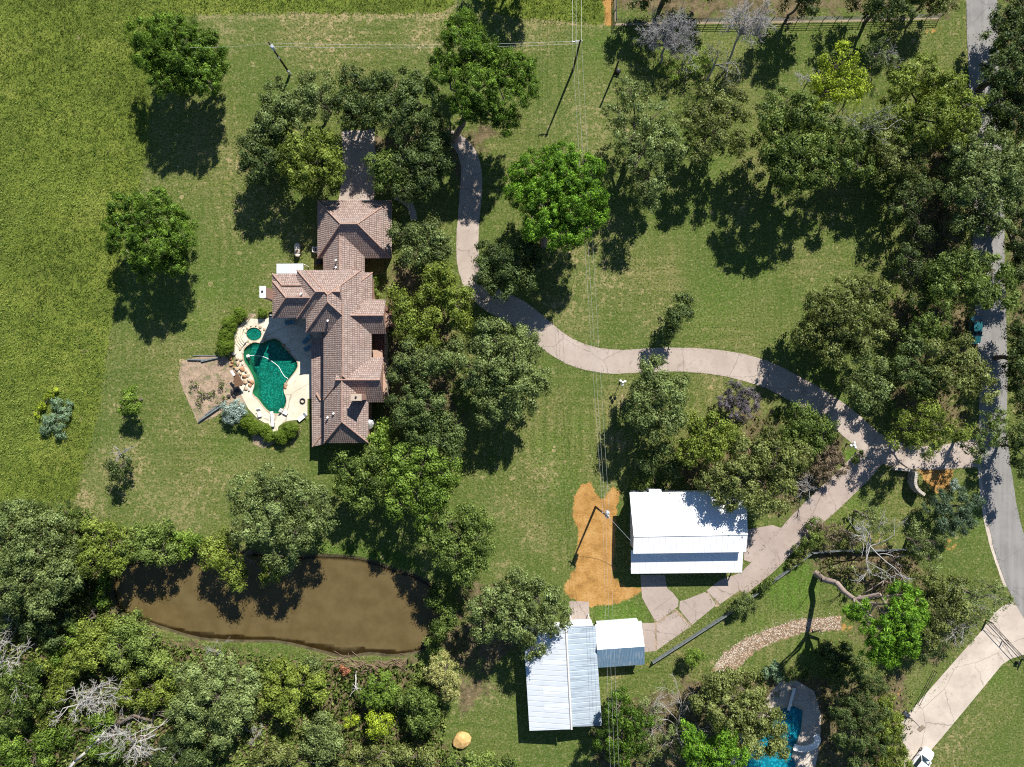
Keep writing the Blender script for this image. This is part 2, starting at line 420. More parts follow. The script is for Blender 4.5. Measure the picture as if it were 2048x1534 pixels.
def ground_material():
    g = G('ground_cover')
    a1 = g.n('ShaderNodeAttribute', None, attribute_name='zone_a'); s1 = g.n('ShaderNodeSeparateColor', {0: a1.outputs['Color']})
    a2 = g.n('ShaderNodeAttribute', None, attribute_name='zone_b'); s2 = g.n('ShaderNodeSeparateColor', {0: a2.outputs['Color']})
    a3 = g.n('ShaderNodeAttribute', None, attribute_name='zone_c'); s3 = g.n('ShaderNodeSeparateColor', {0: a3.outputs['Color']})
    field, dirt, dry = s1.outputs[0], s1.outputs[1], s1.outputs[2]
    lush, litter, mud = s2.outputs[0], s2.outputs[1], s2.outputs[2]
    gravel, bed = s3.outputs[0], s3.outputs[1]
    fine = g.noise(3.2, 5, 0.7)
    mid = g.noise(0.62, 5, 0.62)
    big = g.noise(0.085, 4, 0.55)
    edge = g.noise(1.1, 5, 0.7)
    edge2 = g.math('SUBTRACT', edge, 0.5)
    # mown lawn
    lawn = g.ramp(big, [(0.30, (0.064, 0.102, 0.018)), (0.48, (0.112, 0.140, 0.031)), (0.66, (0.195, 0.186, 0.068))])
    lawn = g.mix(g.rng(mid, 0.38, 0.66, 0, 0.75), lawn, (0.120, 0.150, 0.030))
    lawn = g.mix(g.rng(g.noise(1.25, 6, 0.78), 0.46, 0.66, 0, 0.8), lawn, (0.275, 0.235, 0.112))
    str1 = g.noise(1.0, 3, 0.6, g.coord((0.10, 1.35, 1)))
    str2 = g.noise(1.0, 3, 0.6, g.coord((1.2, 0.10, 1)))
    pick = g.rng(g.noise(0.03, 1, 0.5), 0.46, 0.54)
    stripe = g.math('ADD', g.math('MULTIPLY', str1, g.math('SUBTRACT', 1.0, pick)), g.math('MULTIPLY', str2, pick))
    lawn = g.mix(g.rng(stripe, 0.42, 0.66, 0, 0.55), lawn, (0.075, 0.112, 0.020))
    lawn = g.mix(g.math('MULTIPLY', lush, g.rng(mid, 0.3, 0.6, 0.5, 1.0)), lawn, (0.094, 0.180, 0.020))
    sx = g.n('ShaderNodeSeparateXYZ', {0: g.coord()})
    wob = g.math('MULTIPLY', g.noise(0.05, 2, 0.5), 14.0)
    sv = g.math('SINE', g.math('ADD', g.math('MULTIPLY', sx.outputs[0], 3.3), wob))
    sh_ = g.math('SINE', g.math('ADD', g.math('MULTIPLY', sx.outputs[1], 3.3), wob))
    sm = g.math('ADD', g.math('MULTIPLY', sh_, g.math('SUBTRACT', 1.0, pick)), g.math('MULTIPLY', sv, pick))
    lawn = g.mix(g.math('MULTIPLY', g.rng(sm, -0.2, 0.9), g.rng(g.noise(0.06, 3, 0.6), 0.40, 0.6, 0.05, 0.50)), lawn, (0.070, 0.108, 0.018))
    # dry straw-coloured patches
    dn = g.math('ADD', g.noise(0.95, 6, 0.72), g.math('MULTIPLY', dry, 0.16))
    lawn = g.mix(g.rng(dn, 0.57, 0.69, 0, 0.85), lawn, (0.40, 0.310, 0.165))
    lawn = g.mix(g.math('MULTIPLY', dry, g.rng(g.noise(2.6, 5, 0.7), 0.47, 0.62, 0.05, 0.75)), lawn, (0.37, 0.285, 0.150))
    spot = g.n('ShaderNodeTexVoronoi', {'Vector': g.coord(), 'Scale': 0.42})
    sp_c = g.n('ShaderNodeSeparateColor', {0: spot.outputs['Color']}).outputs[0]
    sp_r = g.math('MULTIPLY', g.rng(sp_c, 0.72, 1.0, 0.0, 0.19, False), g.math('ADD', 0.5, edge))
    lawn = g.mix(g.math('MULTIPLY', g.math('LESS_THAN', spot.outputs['Distance'], sp_r), 0.8), lawn, (0.40, 0.315, 0.165))
    lawn = g.mix(g.rng(fine, 0.36, 0.54, 0.95, 0.0), lawn, (0.034, 0.052, 0.010))
    lawn = g.mix(g.rng(g.noise(0.045, 3, 0.6), 0.42, 0.60, 0.40, 0.0), lawn, (0.062, 0.112, 0.018))
    lawn = g.mix(g.rng(g.noise(2.9, 4, 0.75, g.coord((1.0, 1.0, 3.0))), 0.52, 0.68, 0, 0.7), lawn, (0.285, 0.285, 0.125))
    # tall pasture
    fl = g.ramp(g.noise(0.09, 5, 0.65, g.coord((0.7, 1.3, 1))), [(0.34, (0.090, 0.118, 0.022)), (0.52, (0.150, 0.195, 0.030)), (0.66, (0.225, 0.250, 0.050))])
    fl = g.mix(g.rng(g.noise(1.1, 5, 0.7), 0.42, 0.7, 0, 0.8), fl, (0.175, 0.200, 0.038))
    fl = g.mix(g.rng(g.noise(0.30, 5, 0.7), 0.60, 0.72, 0, 0.7), fl, (0.24, 0.195, 0.105))
    fl = g.mix(g.rng(g.noise(1.0, 4, 0.65, g.coord((0.5, 0.9, 1))), 0.36, 0.5, 0.6, 0.0), fl, (0.055, 0.085, 0.014))
    fl = g.mix(g.rng(fine, 0.36, 0.55, 0.9, 0.0), fl, (0.030, 0.048, 0.007))  # shade in the gaps between tufts, put into the ground colour as dark flecks
    c = g.mix(g.rng(g.math('ADD', field, g.math('MULTIPLY', edge2, 1.7)), 0.40, 0.60), lawn, fl)
    # woodland litter
    lt = g.ramp(g.noise(0.8, 6, 0.7), [(0.35, (0.060, 0.045, 0.026)), (0.5, (0.135, 0.098, 0.058)), (0.62, (0.21, 0.150, 0.095)), (0.75, (0.10, 0.115, 0.028))])
    wide = g.math('SUBTRACT', g.noise(0.16, 5, 0.65), 0.5)
    c = g.mix(g.rng(g.math('ADD', g.math('MULTIPLY', litter, 0.8), g.math('ADD', g.math('MULTIPLY', edge2, 1.0), g.math('MULTIPLY', wide, 2.2))), 0.45, 0.80, 0, 0.85), c, lt)
    # bare soil
    dt = g.ramp(g.noise(0.5, 6, 0.68), [(0.34, (0.27, 0.140, 0.042)), (0.5, (0.42, 0.225, 0.068)), (0.68, (0.50, 0.300, 0.115))])
    dt = g.mix(g.rng(fine, 0.33, 0.5, 0.5, 0.0), dt, (0.20, 0.11, 0.045))
    c = g.mix(g.rng(g.math('ADD', dirt, g.math('ADD', g.math('MULTIPLY', edge2, 1.9), g.math('MULTIPLY', wide, 0.7))), 0.45, 0.75, 0, 0.95), c, dt)
    bd = g.ramp(g.noise(0.9, 6, 0.7), [(0.35, (0.235, 0.175, 0.125)), (0.52, (0.36, 0.265, 0.190)), (0.68, (0.45, 0.34, 0.235))])
    bd = g.mix(g.rng(g.noise(0.55, 5, 0.7), 0.50, 0.62, 0, 0.75), bd, (0.135, 0.155, 0.065))
    c = g.mix(g.rng(g.math('ADD', bed, g.math('MULTIPLY', edge2, 0.8)), 0.42, 0.58), c, bd)
    # pale gravel
    vg = g.n('ShaderNodeTexVoronoi', {'Vector': g.coord(), 'Scale': 3.4})
    gr = g.mix(g.rng(vg.outputs['Distance'], 0.25, 0.6), (0.46, 0.37, 0.29), (0.20, 0.14, 0.09))
    gr = g.mix(g.rng(edge, 0.5, 0.68, 0, 0.7), gr, (0.33, 0.19, 0.10))
    c = g.mix(g.rng(g.math('ADD', gravel, g.math('MULTIPLY', edge2, 2.2)), 0.42, 0.66), c, gr)
    # wet shore
    md = g.ramp(g.noise(0.7, 6, 0.7), [(0.35, (0.050, 0.042, 0.024)), (0.7, (0.120, 0.100, 0.055))])
    c = g.mix(g.rng(g.math('ADD', mud, g.math('MULTIPLY', edge2, 0.5)), 0.40, 0.85), c, md)
    hgt = g.math('ADD', g.math('MULTIPLY', fine, 0.5), g.math('MULTIPLY', g.noise(7.0, 3, 0.7), 0.5))
    return g.pbr(c, 0.95, g.bump(hgt, 0.75, 0.22), 0, 0.1)

ground_me_mat = ground_material()
ground = quadmesh('ground', verts, quads, ground_me_mat)
tag(ground, kind='structure')
pad4 = np.zeros((4, 4)); pad4[:, 3] = 1
def zattr(name, a, b, c):
    col = np.stack([a.ravel(), b.ravel(), c.ravel(), np.ones(a.size)], 1)
    col = np.vstack([col, pad4]).astype(np.float32)
    at = ground.data.attributes.new(name, 'FLOAT_COLOR', 'POINT')
    at.data.foreach_set('color', col.ravel())
zattr('zone_a', g_field, g_dirt, g_dry)
zattr('zone_b', g_lush, g_lit, g_mud)
zattr('zone_c', g_grav, g_bed, g_bed * 0)

# ------------------------------------------------------------------ pond water
def pond_mat():
    g = G('muddy_water')
    dep = g.attr('depth')
    n = g.noise(0.35, 4, 0.6)
    c = g.ramp(g.rng(n, 0.3, 0.7), [(0.0, (0.096, 0.069, 0.027)), (1.0, (0.124, 0.092, 0.040))])
    fl = g.noise(5.0, 3, 0.8)
    c = g.mix(g.rng(fl, 0.70, 0.74, 0, 0.6), c, (0.30, 0.24, 0.14))
    dfac = g.rng(g.math('ADD', dep, g.math('MULTIPLY', g.math('SUBTRACT', g.noise(0.9, 5, 0.7), 0.5), 1.1)), 0.5, 1.7, 0.05, 1.0)
    d = g.n('ShaderNodeBsdfDiffuse', {'Color': c}).outputs[0]
    t = g.n('ShaderNodeBsdfTransparent', {'Color': (0.62, 0.52, 0.34)}).outputs[0]
    m = g.n('ShaderNodeMixShader', {0: dfac, 1: t, 2: d}).outputs[0]
    gl = g.n('ShaderNodeBsdfGlossy', {'Roughness': 0.08, 'Normal': g.bump(g.noise(2.2, 3, 0.6), 0.05, 0.1)}).outputs[0]
    fr = g.n('ShaderNodeFresnel', {'IOR': 1.33}).outputs[0]
    return g.done(g.n('ShaderNodeMixShader', {0: fr, 1: m, 2: gl}).outputs[0])
px0 = np.arange(W(222, 0)[0], W(905, 0)[0], 0.5); py0 = np.arange(W(0, 1325)[1], W(0, 1090)[1], 0.5)
PX, PY = np.meshgrid(px0, py0)
dd = sdist(POND, PX, PY)
ii = np.arange(PX.size).reshape(PX.shape)
keep = (dd[:-1, :-1] > -1.0) & (dd[1:, 1:] > -1.0) & (dd[:-1, 1:] > -1.0) & (dd[1:, :-1] > -1.0)
pq = np.stack([ii[:-1, :-1][keep], ii[:-1, 1:][keep], ii[1:, 1:][keep], ii[1:, :-1][keep]], 1)
used = np.unique(pq); remap = np.zeros(PX.size, int); remap[used] = np.arange(len(used))
pv = np.stack([PX.ravel()[used], PY.ravel()[used], np.full(len(used), -0.16)], 1)
pond = quadmesh('pond_water', pv, remap[pq], pond_mat())
at = pond.data.attributes.new('depth', 'FLOAT', 'POINT'); at.data.foreach_set('value', (np.maximum(dd.ravel()[used], 0) * np.where(PY.ravel()[used] < W(0, 1262)[1] + (PX.ravel()[used] - W(400, 0)[0]) * -0.10, 0.85, 1.8)).astype(np.float32))
tag(pond, kind='structure')

# ------------------------------------------------------------------ paved ways (slabs lying on the lawn)
def ribbon(name, pts, mat, z=0.03):
    c = catmull([(p[0], p[1], p[2]) for p in pts], 5)
    L, Rr = [], []
    for i, p in enumerate(c):
        a = np.array(c[max(i - 1, 0)][:2]); b = np.array(c[min(i + 1, len(c) - 1)][:2])
        t = b - a; t = t / (np.linalg.norm(t) + 1e-9)
        nrm = np.array([-t[1], t[0]])
        w = p[2] + rnd.uniform(-0.5, 0.5)
        L.append(W(*(np.array(p[:2]) + nrm * w))); Rr.append(W(*(np.array(p[:2]) - nrm * w)))
    mb = MB()
    n = len(c); vs = []
    for q in (L, Rr):
        vs += [(x, y, z) for x, y, _ in q]
    for q in (L, Rr):
        vs += [(x, y, -0.05) for x, y, _ in q]
    fs = []
    for i in range(n - 1):
        fs.append((i, i + 1, n + i + 1, n + i))
        fs.append((2 * n + i, 2 * n + i + 1, i + 1, i))
        fs.append((n + i, n + i + 1, 3 * n + i + 1, 3 * n + i))
    mb.add(vs, fs)
    o = mb.build(name, mat)
    bm = bmesh.new(); bm.from_mesh(o.data); bmesh.ops.recalc_face_normals(bm, faces=bm.faces)
    up = [f for f in bm.faces if abs(f.normal.z) > 0.9 and f.normal.z < 0]
    bmesh.ops.reverse_faces(bm, faces=up); bm.to_mesh(o.data); bm.free()
    return tag(o, kind='structure')

def slabs(name, polys, mat, z=0.03):
    mb = MB()
    for p in polys:
        mb.prism([W(*q)[:2] for q in p], -0.05, z)
    return tag(mb.build(name, mat), kind='structure')

def holed(name, outer, holes, mat, z, thick=0.1):
    """flat slab with holes"""
    bm = bmesh.new()
    es = []
    for loop in [outer] + holes:
        vs = [bm.verts.new((*W(*p)[:2], z)) for p in loop]
        for i in range(len(vs)): es.append(bm.edges.new((vs[i], vs[(i + 1) % len(vs)])))
    bmesh.ops.triangle_fill(bm, use_beauty=True, use_dissolve=False, edges=es)
    for f in bm.faces:
        if f.normal.z < 0: f.normal_flip()
    r = bmesh.ops.extrude_face_region(bm, geom=list(bm.faces))
    vv = [e for e in r['geom'] if isinstance(e, bmesh.types.BMVert)]
    for v in vv: v.co.z -= thick
    bmesh.ops.recalc_face_normals(bm, faces=bm.faces)
    me = bpy.data.meshes.new(name); bm.to_mesh(me); bm.free()
    return link_mesh(name, me, mat)

ribbon('road', [(1962, -120, 31), (1963, 0, 31), (1966, 100, 31), (1972, 250, 31), (1977, 400, 32), (1977, 500, 32), (1980, 600, 31), (1985, 700, 29), (1986, 800, 28), (1985, 860, 28), (1992, 930, 29), (2000, 1000, 31), (2012, 1060, 32), (2030, 1120, 34), (2062, 1190, 36), (2110, 1260, 38), (2180, 1340, 40)], M['asphalt'], 0.045)
ribbon('driveway', [(1975, 903, 32), (1930, 908, 27), (1890, 914, 25), (1840, 915, 24), (1790, 908, 25), (1745, 889, 27), (1715, 862, 26), (1680, 833, 26), (1640, 806, 26), (1590, 778, 26), (1540, 752, 26), (1480, 733, 26), (1420, 723, 25), (1350, 719, 24), (1290, 721, 24), (1220, 723, 24), (1160, 711, 25), (1118, 690, 25), (1085, 664, 25), (1060, 644, 26), (1030, 622, 26), (985, 600, 25), (955, 572, 24), (938, 530, 23), (935, 480, 22), (938, 430, 22), (942, 380, 22), (942, 335, 20), (930, 300, 17), (908, 278, 14), (880, 266, 13)], M['concrete'], 0.030)
slabs('courtyard_paving', [[(684, 262), (748, 258), (752, 330), (748, 408), (676, 408), (686, 350)]], M['concrete'], 0.034)
ribbon('footpath', [(790, 392, 7), (808, 400, 7), (822, 415, 7), (828, 440, 7)], M['concrete'], 0.03)
ribbon('barn_driveway', [(1748, 905, 27), (1722, 935, 28), (1695, 962, 28), (1655, 1000, 28), (1610, 1042, 27), (1570, 1085, 25), (1535, 1123, 23), (1500, 1156, 20), (1478, 1178, 17)], M['slab'], 0.026)
slabs('concrete_yard', [
    [(1488, 1060), (1545, 1050), (1580, 1062), (1562, 1092), (1520, 1130), (1488, 1120)],
    [(1281, 1150), (1330, 1150), (1334, 1176), (1345, 1185), (1357, 1200), (1356, 1213), (1343, 1222), (1315, 1244), (1308, 1238), (1295, 1215), (1284, 1195)],
    [(1313, 1248), (1350, 1223), (1382, 1252), (1314, 1300)],
    [(1358, 1218), (1360, 1202), (1372, 1199), (1410, 1184), (1420, 1192), (1432, 1210), (1384, 1250)],
    [(1413, 1181), (1440, 1160), (1480, 1146), (1492, 1172), (1440, 1208)],
    [(1284, 1246), (1309, 1246), (1311, 1302), (1289, 1304)],
], M['slab'], 0.022)
slabs('doorstep_slab', [[(1139, 1202), (1178, 1203), (1179, 1240), (1139, 1240)]], M['slab'], 0.03)
slabs('neighbour_driveway', [[(2120, 1190), (2030, 1200), (2005, 1212), (1988, 1227), (1960, 1265), (1922, 1307), (1802, 1444), (1796, 1475), (1812, 1492), (1800, 1600), (1830, 1600), (1862, 1500), (1873, 1487), (1925, 1425), (2004, 1329), (2020, 1318), (2048, 1309), (2120, 1300)]], M['bright_conc'], 0.036)
M['mow'] = concrete('worn_strip', (0.24, 0.19, 0.125), (0.34, 0.27, 0.19), (0.16, 0.16, 0.07), 3)
slabs('mow_strip', [[(1227, 47), (1290, 45), (1500, 42), (1720, 38), (1880, 34), (1880, 38), (1720, 43), (1500, 47), (1290, 49.5), (1227, 52)], [(1229, -90), (1233, -90), (1233, 44), (1229, 44)]], M['mow'], 0.012)
ribbon('road_shoulder', [(1959, 925, 4), (1966, 1000, 4.5), (1977, 1060, 5), (1992, 1110, 6), (2016, 1172, 8)], M['bright_conc'], 0.018)

# the two swimming pools
DECK = [(340 + x / 5.11, 600 + y / 5.11) for x, y in [(655, 360), (690, 290), (745, 225), (830, 190), (960, 195), (1100, 150), (1400, 150), (1560, 250), (1560, 900), (1560, 1000), (1405, 1010), (1405, 1180), (1310, 1225), (1200, 1235), (1110, 1290), (1090, 1390), (1060, 1390), (1045, 1300), (900, 1215), (800, 1110), (735, 985), (700, 800), (690, 640), (655, 520)]]
deck = holed('pool_deck', DECK, [POOL, SPA], M['deck'], 0.06, 0.25)
tag(deck, kind='structure')
DECK2 = [(1548, 1376), (1562, 1362), (1592, 1360), (1628, 1382), (1642, 1430), (1640, 1480), (1622, 1580), (1600, 1620), (1440, 1620), (1470, 1480), (1530, 1400)]
deck2 = holed('neighbour_pool_deck', DECK2, [POOL2], M['bright_conc'], 0.05, 0.25)
tag(deck2, kind='structure')

def water_mat(name, deep, clear, tintc, rip=1.6):
    g = G(name)
    v = g.voro(rip, None, 'Distance')
    v2 = g.voro(rip * 2.3, None, 'Distance')
    n = g.noise(0.5, 3, 0.5)
    c = g.mix(g.rng(v2, 0.05, 0.7), tuple(min(1, x * 1.9) for x in deep), tuple(x * 0.62 for x in deep))  # ripple sparkle put into the water colour: light cell centres, dark edges
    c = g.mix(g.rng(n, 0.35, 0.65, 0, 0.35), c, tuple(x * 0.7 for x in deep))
    d = g.n('ShaderNodeBsdfDiffuse', {'Color': c}).outputs[0]
    t = g.n('ShaderNodeBsdfTransparent', {'Color': tintc}).outputs[0]
    dep = g.math('ADD', g.attr('depth'), g.math('MULTIPLY', g.math('SUBTRACT', g.noise(1.2, 4, 0.6), 0.5), 0.35))
    m = g.n('ShaderNodeMixShader', {0: g.rng(dep, 0.05, 0.75, 0.92, clear), 1: d, 2: t}).outputs[0]
    gl = g.n('ShaderNodeBsdfGlossy', {'Roughness': 0.05, 'Normal': g.bump(g.math('ADD', v, v2), 0.35, 0.12)}).outputs[0]
    fr = g.n('ShaderNodeFresnel', {'IOR': 1.33}).outputs[0]
    return g.done(g.n('ShaderNodeMixShader', {0: fr, 1: m, 2: gl}).outputs[0])

def pool(name, label, outline, depth, wmat, shellmat, shelf=None, wz=-0.06):
    cx, cy, _ = W(sum(p[0] for p in outline) / len(outline), sum(p[1] for p in outline) / len(outline))
    t = thing(name, label, 'swimming pool', (cx, cy, 0))
    P = [Vector(W(*p)) for p in outline]
    n = len(P); c = Vector((cx, cy, 0))
    mb = MB()
    rings = [(1.0, 0.05), (0.985, -0.35), (0.93, -0.5), (0.78, -depth), (0.4, -depth)]
    vs = []
    for k, z in rings:
        vs += [tuple(c + (p - c) * k)[:2] + (z,) for p in P]
    vs.append((cx, cy, -depth))
    fs = []
    for r in range(len(rings) - 1):
        fs += [(r * n + i, (r + 1) * n + i, (r + 1) * n + (i + 1) % n, r * n + (i + 1) % n) for i in range(n)]
    r = len(rings) - 1
    fs += [(r * n + i, len(vs) - 1, r * n + (i + 1) % n) for i in range(n)]
    mb.add(vs, fs)
    mb.build('basin', shellmat, t, True)
    A = sum(P[i].x * P[(i + 1) % n].y - P[(i + 1) % n].x * P[i].y for i in range(n))
    lv, lq, ld = [], [], []
    for ri, k in enumerate((0.998, 0.93, 0.84, 0.7, 0.5, 0.25, 0.02)):
        for p in P:
            q = c + (p - c) * k
            lv.append((q.x, q.y, wz))
            left = 1.0 if shelf is None else min(1.0, max(0.0, (q.x - shelf(q.y)) / 1.3))
            ld.append(min(1.0, (1 - k) * 4.5) * left if shelf is not None else min(1.0, (1 - k) * 4.5))
        if ri:
            o_ = (ri - 1) * n
            lq += [(o_ + i, o_ + (i + 1) % n, o_ + n + (i + 1) % n, o_ + n + i) if A > 0 else (o_ + (i + 1) % n, o_ + i, o_ + n + i, o_ + n + (i + 1) % n) for i in range(n)]
    w_ = quadmesh('water', lv, lq, wmat, t)
    at_ = w_.data.attributes.new('depth', 'FLOAT', 'POINT'); at_.data.foreach_set('value', np.array(ld, dtype=np.float32))
    cp = MB()
    vs = []
    for k, z in ((0.995, 0.02), (0.995, 0.10), (1.035, 0.10), (1.035, 0.02)):
        vs += [tuple(c + (p - c) * k)[:2] + (z,) for p in P]
    fs = []
    for r in range(3):
        fs += [(r * n + i, r * n + (i + 1) % n, (r + 1) * n + (i + 1) % n, (r + 1) * n + i) for i in range(n)]
    cp.add(vs, fs)
    cp.build('coping', M['coping'], t)
    return t
M['coping'] = plain('coping_stone', (0.46, 0.35, 0.24), 0.85, 0, 0.3, 4)
M['plaster'] = plain('pool_plaster', (0.50, 0.47, 0.33), 0.8, 0, 0.12, 2)
M['plaster_blue'] = plain('pale_blue_plaster', (0.35, 0.62, 0.66), 0.8, 0, 0.1, 2)
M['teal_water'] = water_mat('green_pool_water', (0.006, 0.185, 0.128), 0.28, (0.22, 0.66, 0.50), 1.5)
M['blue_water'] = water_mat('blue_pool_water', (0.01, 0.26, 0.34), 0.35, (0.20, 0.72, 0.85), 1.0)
def left_shelf(y):
    py = 767 - y / S
    return W(np.interp(py, [700, 715, 740, 760, 780, 800, 830], [486, 489, 500, 507, 506, 502, 480]), 0)[0] + 0.55
main_pool = pool('swimming_pool', 'freeform swimming pool of dark green water beside the tile-roofed house', POOL, 1.9, M['teal_water'], M['plaster'], left_shelf)
spa = pool('hot_tub', 'small round spa pool ringed by stones above the green swimming pool', SPA, 1.0, M['teal_water'], M['plaster'])
spa['category'] = 'hot tub'
pool2 = pool('swimming_pool', 'bright blue neighbour swimming pool with white slide, half hidden by trees', POOL2, 1.6, M['blue_water'], M['plaster_blue'])
# curved entry steps inside the green pool
st = MB()
for k in range(3):
    ang = [math.radians(a) for a in range(-40, 75, 12)]
    c = V(598, 722)
    r0, r1 = 1.0 + 0.45 * k, 1.45 + 0.45 * k
    inner = [(c.x - 0.3 + -r0 * math.cos(a) * 0.9, c.y + 0.8 + -r0 * math.sin(a)) for a in ang]
    outer_ = [(c.x - 0.3 + -r1 * math.cos(a) * 0.9, c.y + 0.8 + -r1 * math.sin(a)) for a in ang]
    st.prism(inner + outer_[::-1], -1.6, -0.12 - 0.14 * k)
st.build('entry_step', M['plaster'], main_pool)
# ------------------------------------------------------------------ vegetation
def leaf_mat(name, lo, mid, hi, trans=0.28, rough=0.55):
    g = G(name)
    lo, mid, hi = [tuple(min(0.9, x * k * m) for x, m in zip(q, (0.885, 1.0, 1.06))) for q, k in ((lo, 1.15), (mid, 1.6), (hi, 1.8))]
    t = g.attr('tint')
    c = g.ramp(t, [(0.0, lo), (0.5, mid), (1.0, hi)])
    p = g.n('ShaderNodeBsdfPrincipled', {'Base Color': c, 'Roughness': rough, 'Specular IOR Level': 0.25}).outputs[0]
    tr = g.n('ShaderNodeBsdfTranslucent', {'Color': g.mix(0.5, c, (0.16, 0.22, 0.02), 'ADD')}).outputs[0]
    return g.done(g.n('ShaderNodeMixShader', {0: trans, 1: p, 2: tr}).outputs[0])

LEAF = {
    'grey':   leaf_mat('leaves_grey_green', (.044, .054, .014), (.112, .132, .037), (.218, .240, .084)),
    'green':  leaf_mat('leaves_green', (.026, .042, .007), (.078, .104, .018), (.180, .205, .046)),
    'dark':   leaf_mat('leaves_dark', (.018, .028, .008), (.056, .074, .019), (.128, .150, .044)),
    'yellow': leaf_mat('leaves_yellow_green', (.046, .058, .007), (.122, .142, .018), (.215, .235, .042)),
    'bright': leaf_mat('leaves_bright_green', (.038, .066, .007), (.105, .150, .018), (.215, .270, .042)),
    'pine':   leaf_mat('needles_green', (.022, .044, .005), (.072, .120, .011), (.165, .235, .028)),
    'pineb':  leaf_mat('needles_bright', (.034, .078, .006), (.102, .190, .012), (.215, .340, .030)),
    'lime':   leaf_mat('leaves_lime', (.100, .130, .008), (.225, .255, .016), (.360, .370, .035)),
    'olive':  leaf_mat('leaves_olive', (.042, .045, .010), (.110, .116, .027), (.215, .215, .068)),
    'purple': leaf_mat('leaves_purple_blossom', (.045, .038, .034), (.095, .075, .078), (.205, .150, .185)),
    'rust':   leaf_mat('leaves_rust', (.070, .045, .028), (.150, .100, .062), (.250, .170, .110)),
    'red':    leaf_mat('leaves_red', (.160, .050, .025), (.300, .100, .050), (.420, .180, .090)),
    'silver': leaf_mat('leaves_silver', (.120, .145, .115), (.230, .265, .220), (.380, .415, .360)),
    'mint':   leaf_mat('leaves_mint', (.065, .095, .045), (.140, .190, .100), (.250, .310, .185)),
    'straw':  leaf_mat('leaves_straw', (.120, .110, .030), (.270, .240, .075), (.420, .370, .150)),
    'box':    leaf_mat('leaves_box', (.070, .095, .008), (.110, .150, .013), (.150, .190, .022)),
    'cedar':  leaf_mat('needles_blue_green', (.024, .040, .020), (.060, .086, .046), (.125, .160, .095)),
}
def bark(name, c, v=0.35):
    g = G(name)
    n = g.noise(5, 5, 0.7, g.coord((1, 1, 0.35)))
    return g.pbr(g.ramp(n, [(0.3, tuple(x * (1 - v) for x in c)), (0.7, tuple(x * (1 + v) for x in c))]), 0.9, g.bump(n, 0.6, 0.05), 0, 0.15)
BARK = {'oak': bark('bark_oak', (.135, .11, .09)), 'pine': bark('bark_pine', (.30, .235, .20)), 'dead': bark('bark_bleached', (.40, .38, .355), 0.3), 'greydead': bark('bark_grey', (.34, .33, .325), 0.3), 'dark': bark('bark_dark', (.085, .075, .065))}

def unit(a):
    return a / (np.linalg.norm(a, axis=-1, keepdims=True) + 1e-9)

def cards(pos, nrm, length, width, rng):
    t = unit(np.cross(nrm, rng.normal(size=pos.shape)))
    b = np.cross(nrm, t)
    L = (length / 2)[:, None]; Wd = (width / 2)[:, None]
    bend = nrm * L * 0.25
    v = np.stack([pos + t * L - bend, pos + b * Wd, pos - t * L - bend, pos - b * Wd], 1).reshape(-1, 3)
    q = np.arange(len(pos) * 4).reshape(-1, 4)
    return v, q

# style: cluster radius, leaves per cluster, leaf length, aspect, cluster density, vertical squash, up weight
STYLE = {
    'oak':    dict(cr=0.62, k=40, l=0.30, asp=0.62, dens=2.5, sq=0.78, up=0.35, gap=0.08),
    'airy':   dict(cr=0.58, k=32, l=0.28, asp=0.58, dens=2.0, sq=0.80, up=0.35, gap=0.22),
    'sparse': dict(cr=0.50, k=22, l=0.26, asp=0.50, dens=1.5, sq=0.85, up=0.30, gap=0.32),
    'pine':   dict(cr=0.46, k=34, l=0.40, asp=0.26, dens=3.0, sq=0.75, up=0.25, gap=0.16, bough=9),
    'cedar':  dict(cr=0.42, k=28, l=0.30, asp=0.34, dens=2.6, sq=1.0, up=0.25, gap=0.08),
    'shrub':  dict(cr=0.34, k=24, l=0.19, asp=0.6, dens=2.6, sq=0.8, up=0.35, gap=0.08),
    'clip':   dict(cr=0.13, k=16, l=0.085, asp=0.65, dens=7.5, sq=0.85, up=0.4, gap=0.0, bough=6, pull=0.0),
}

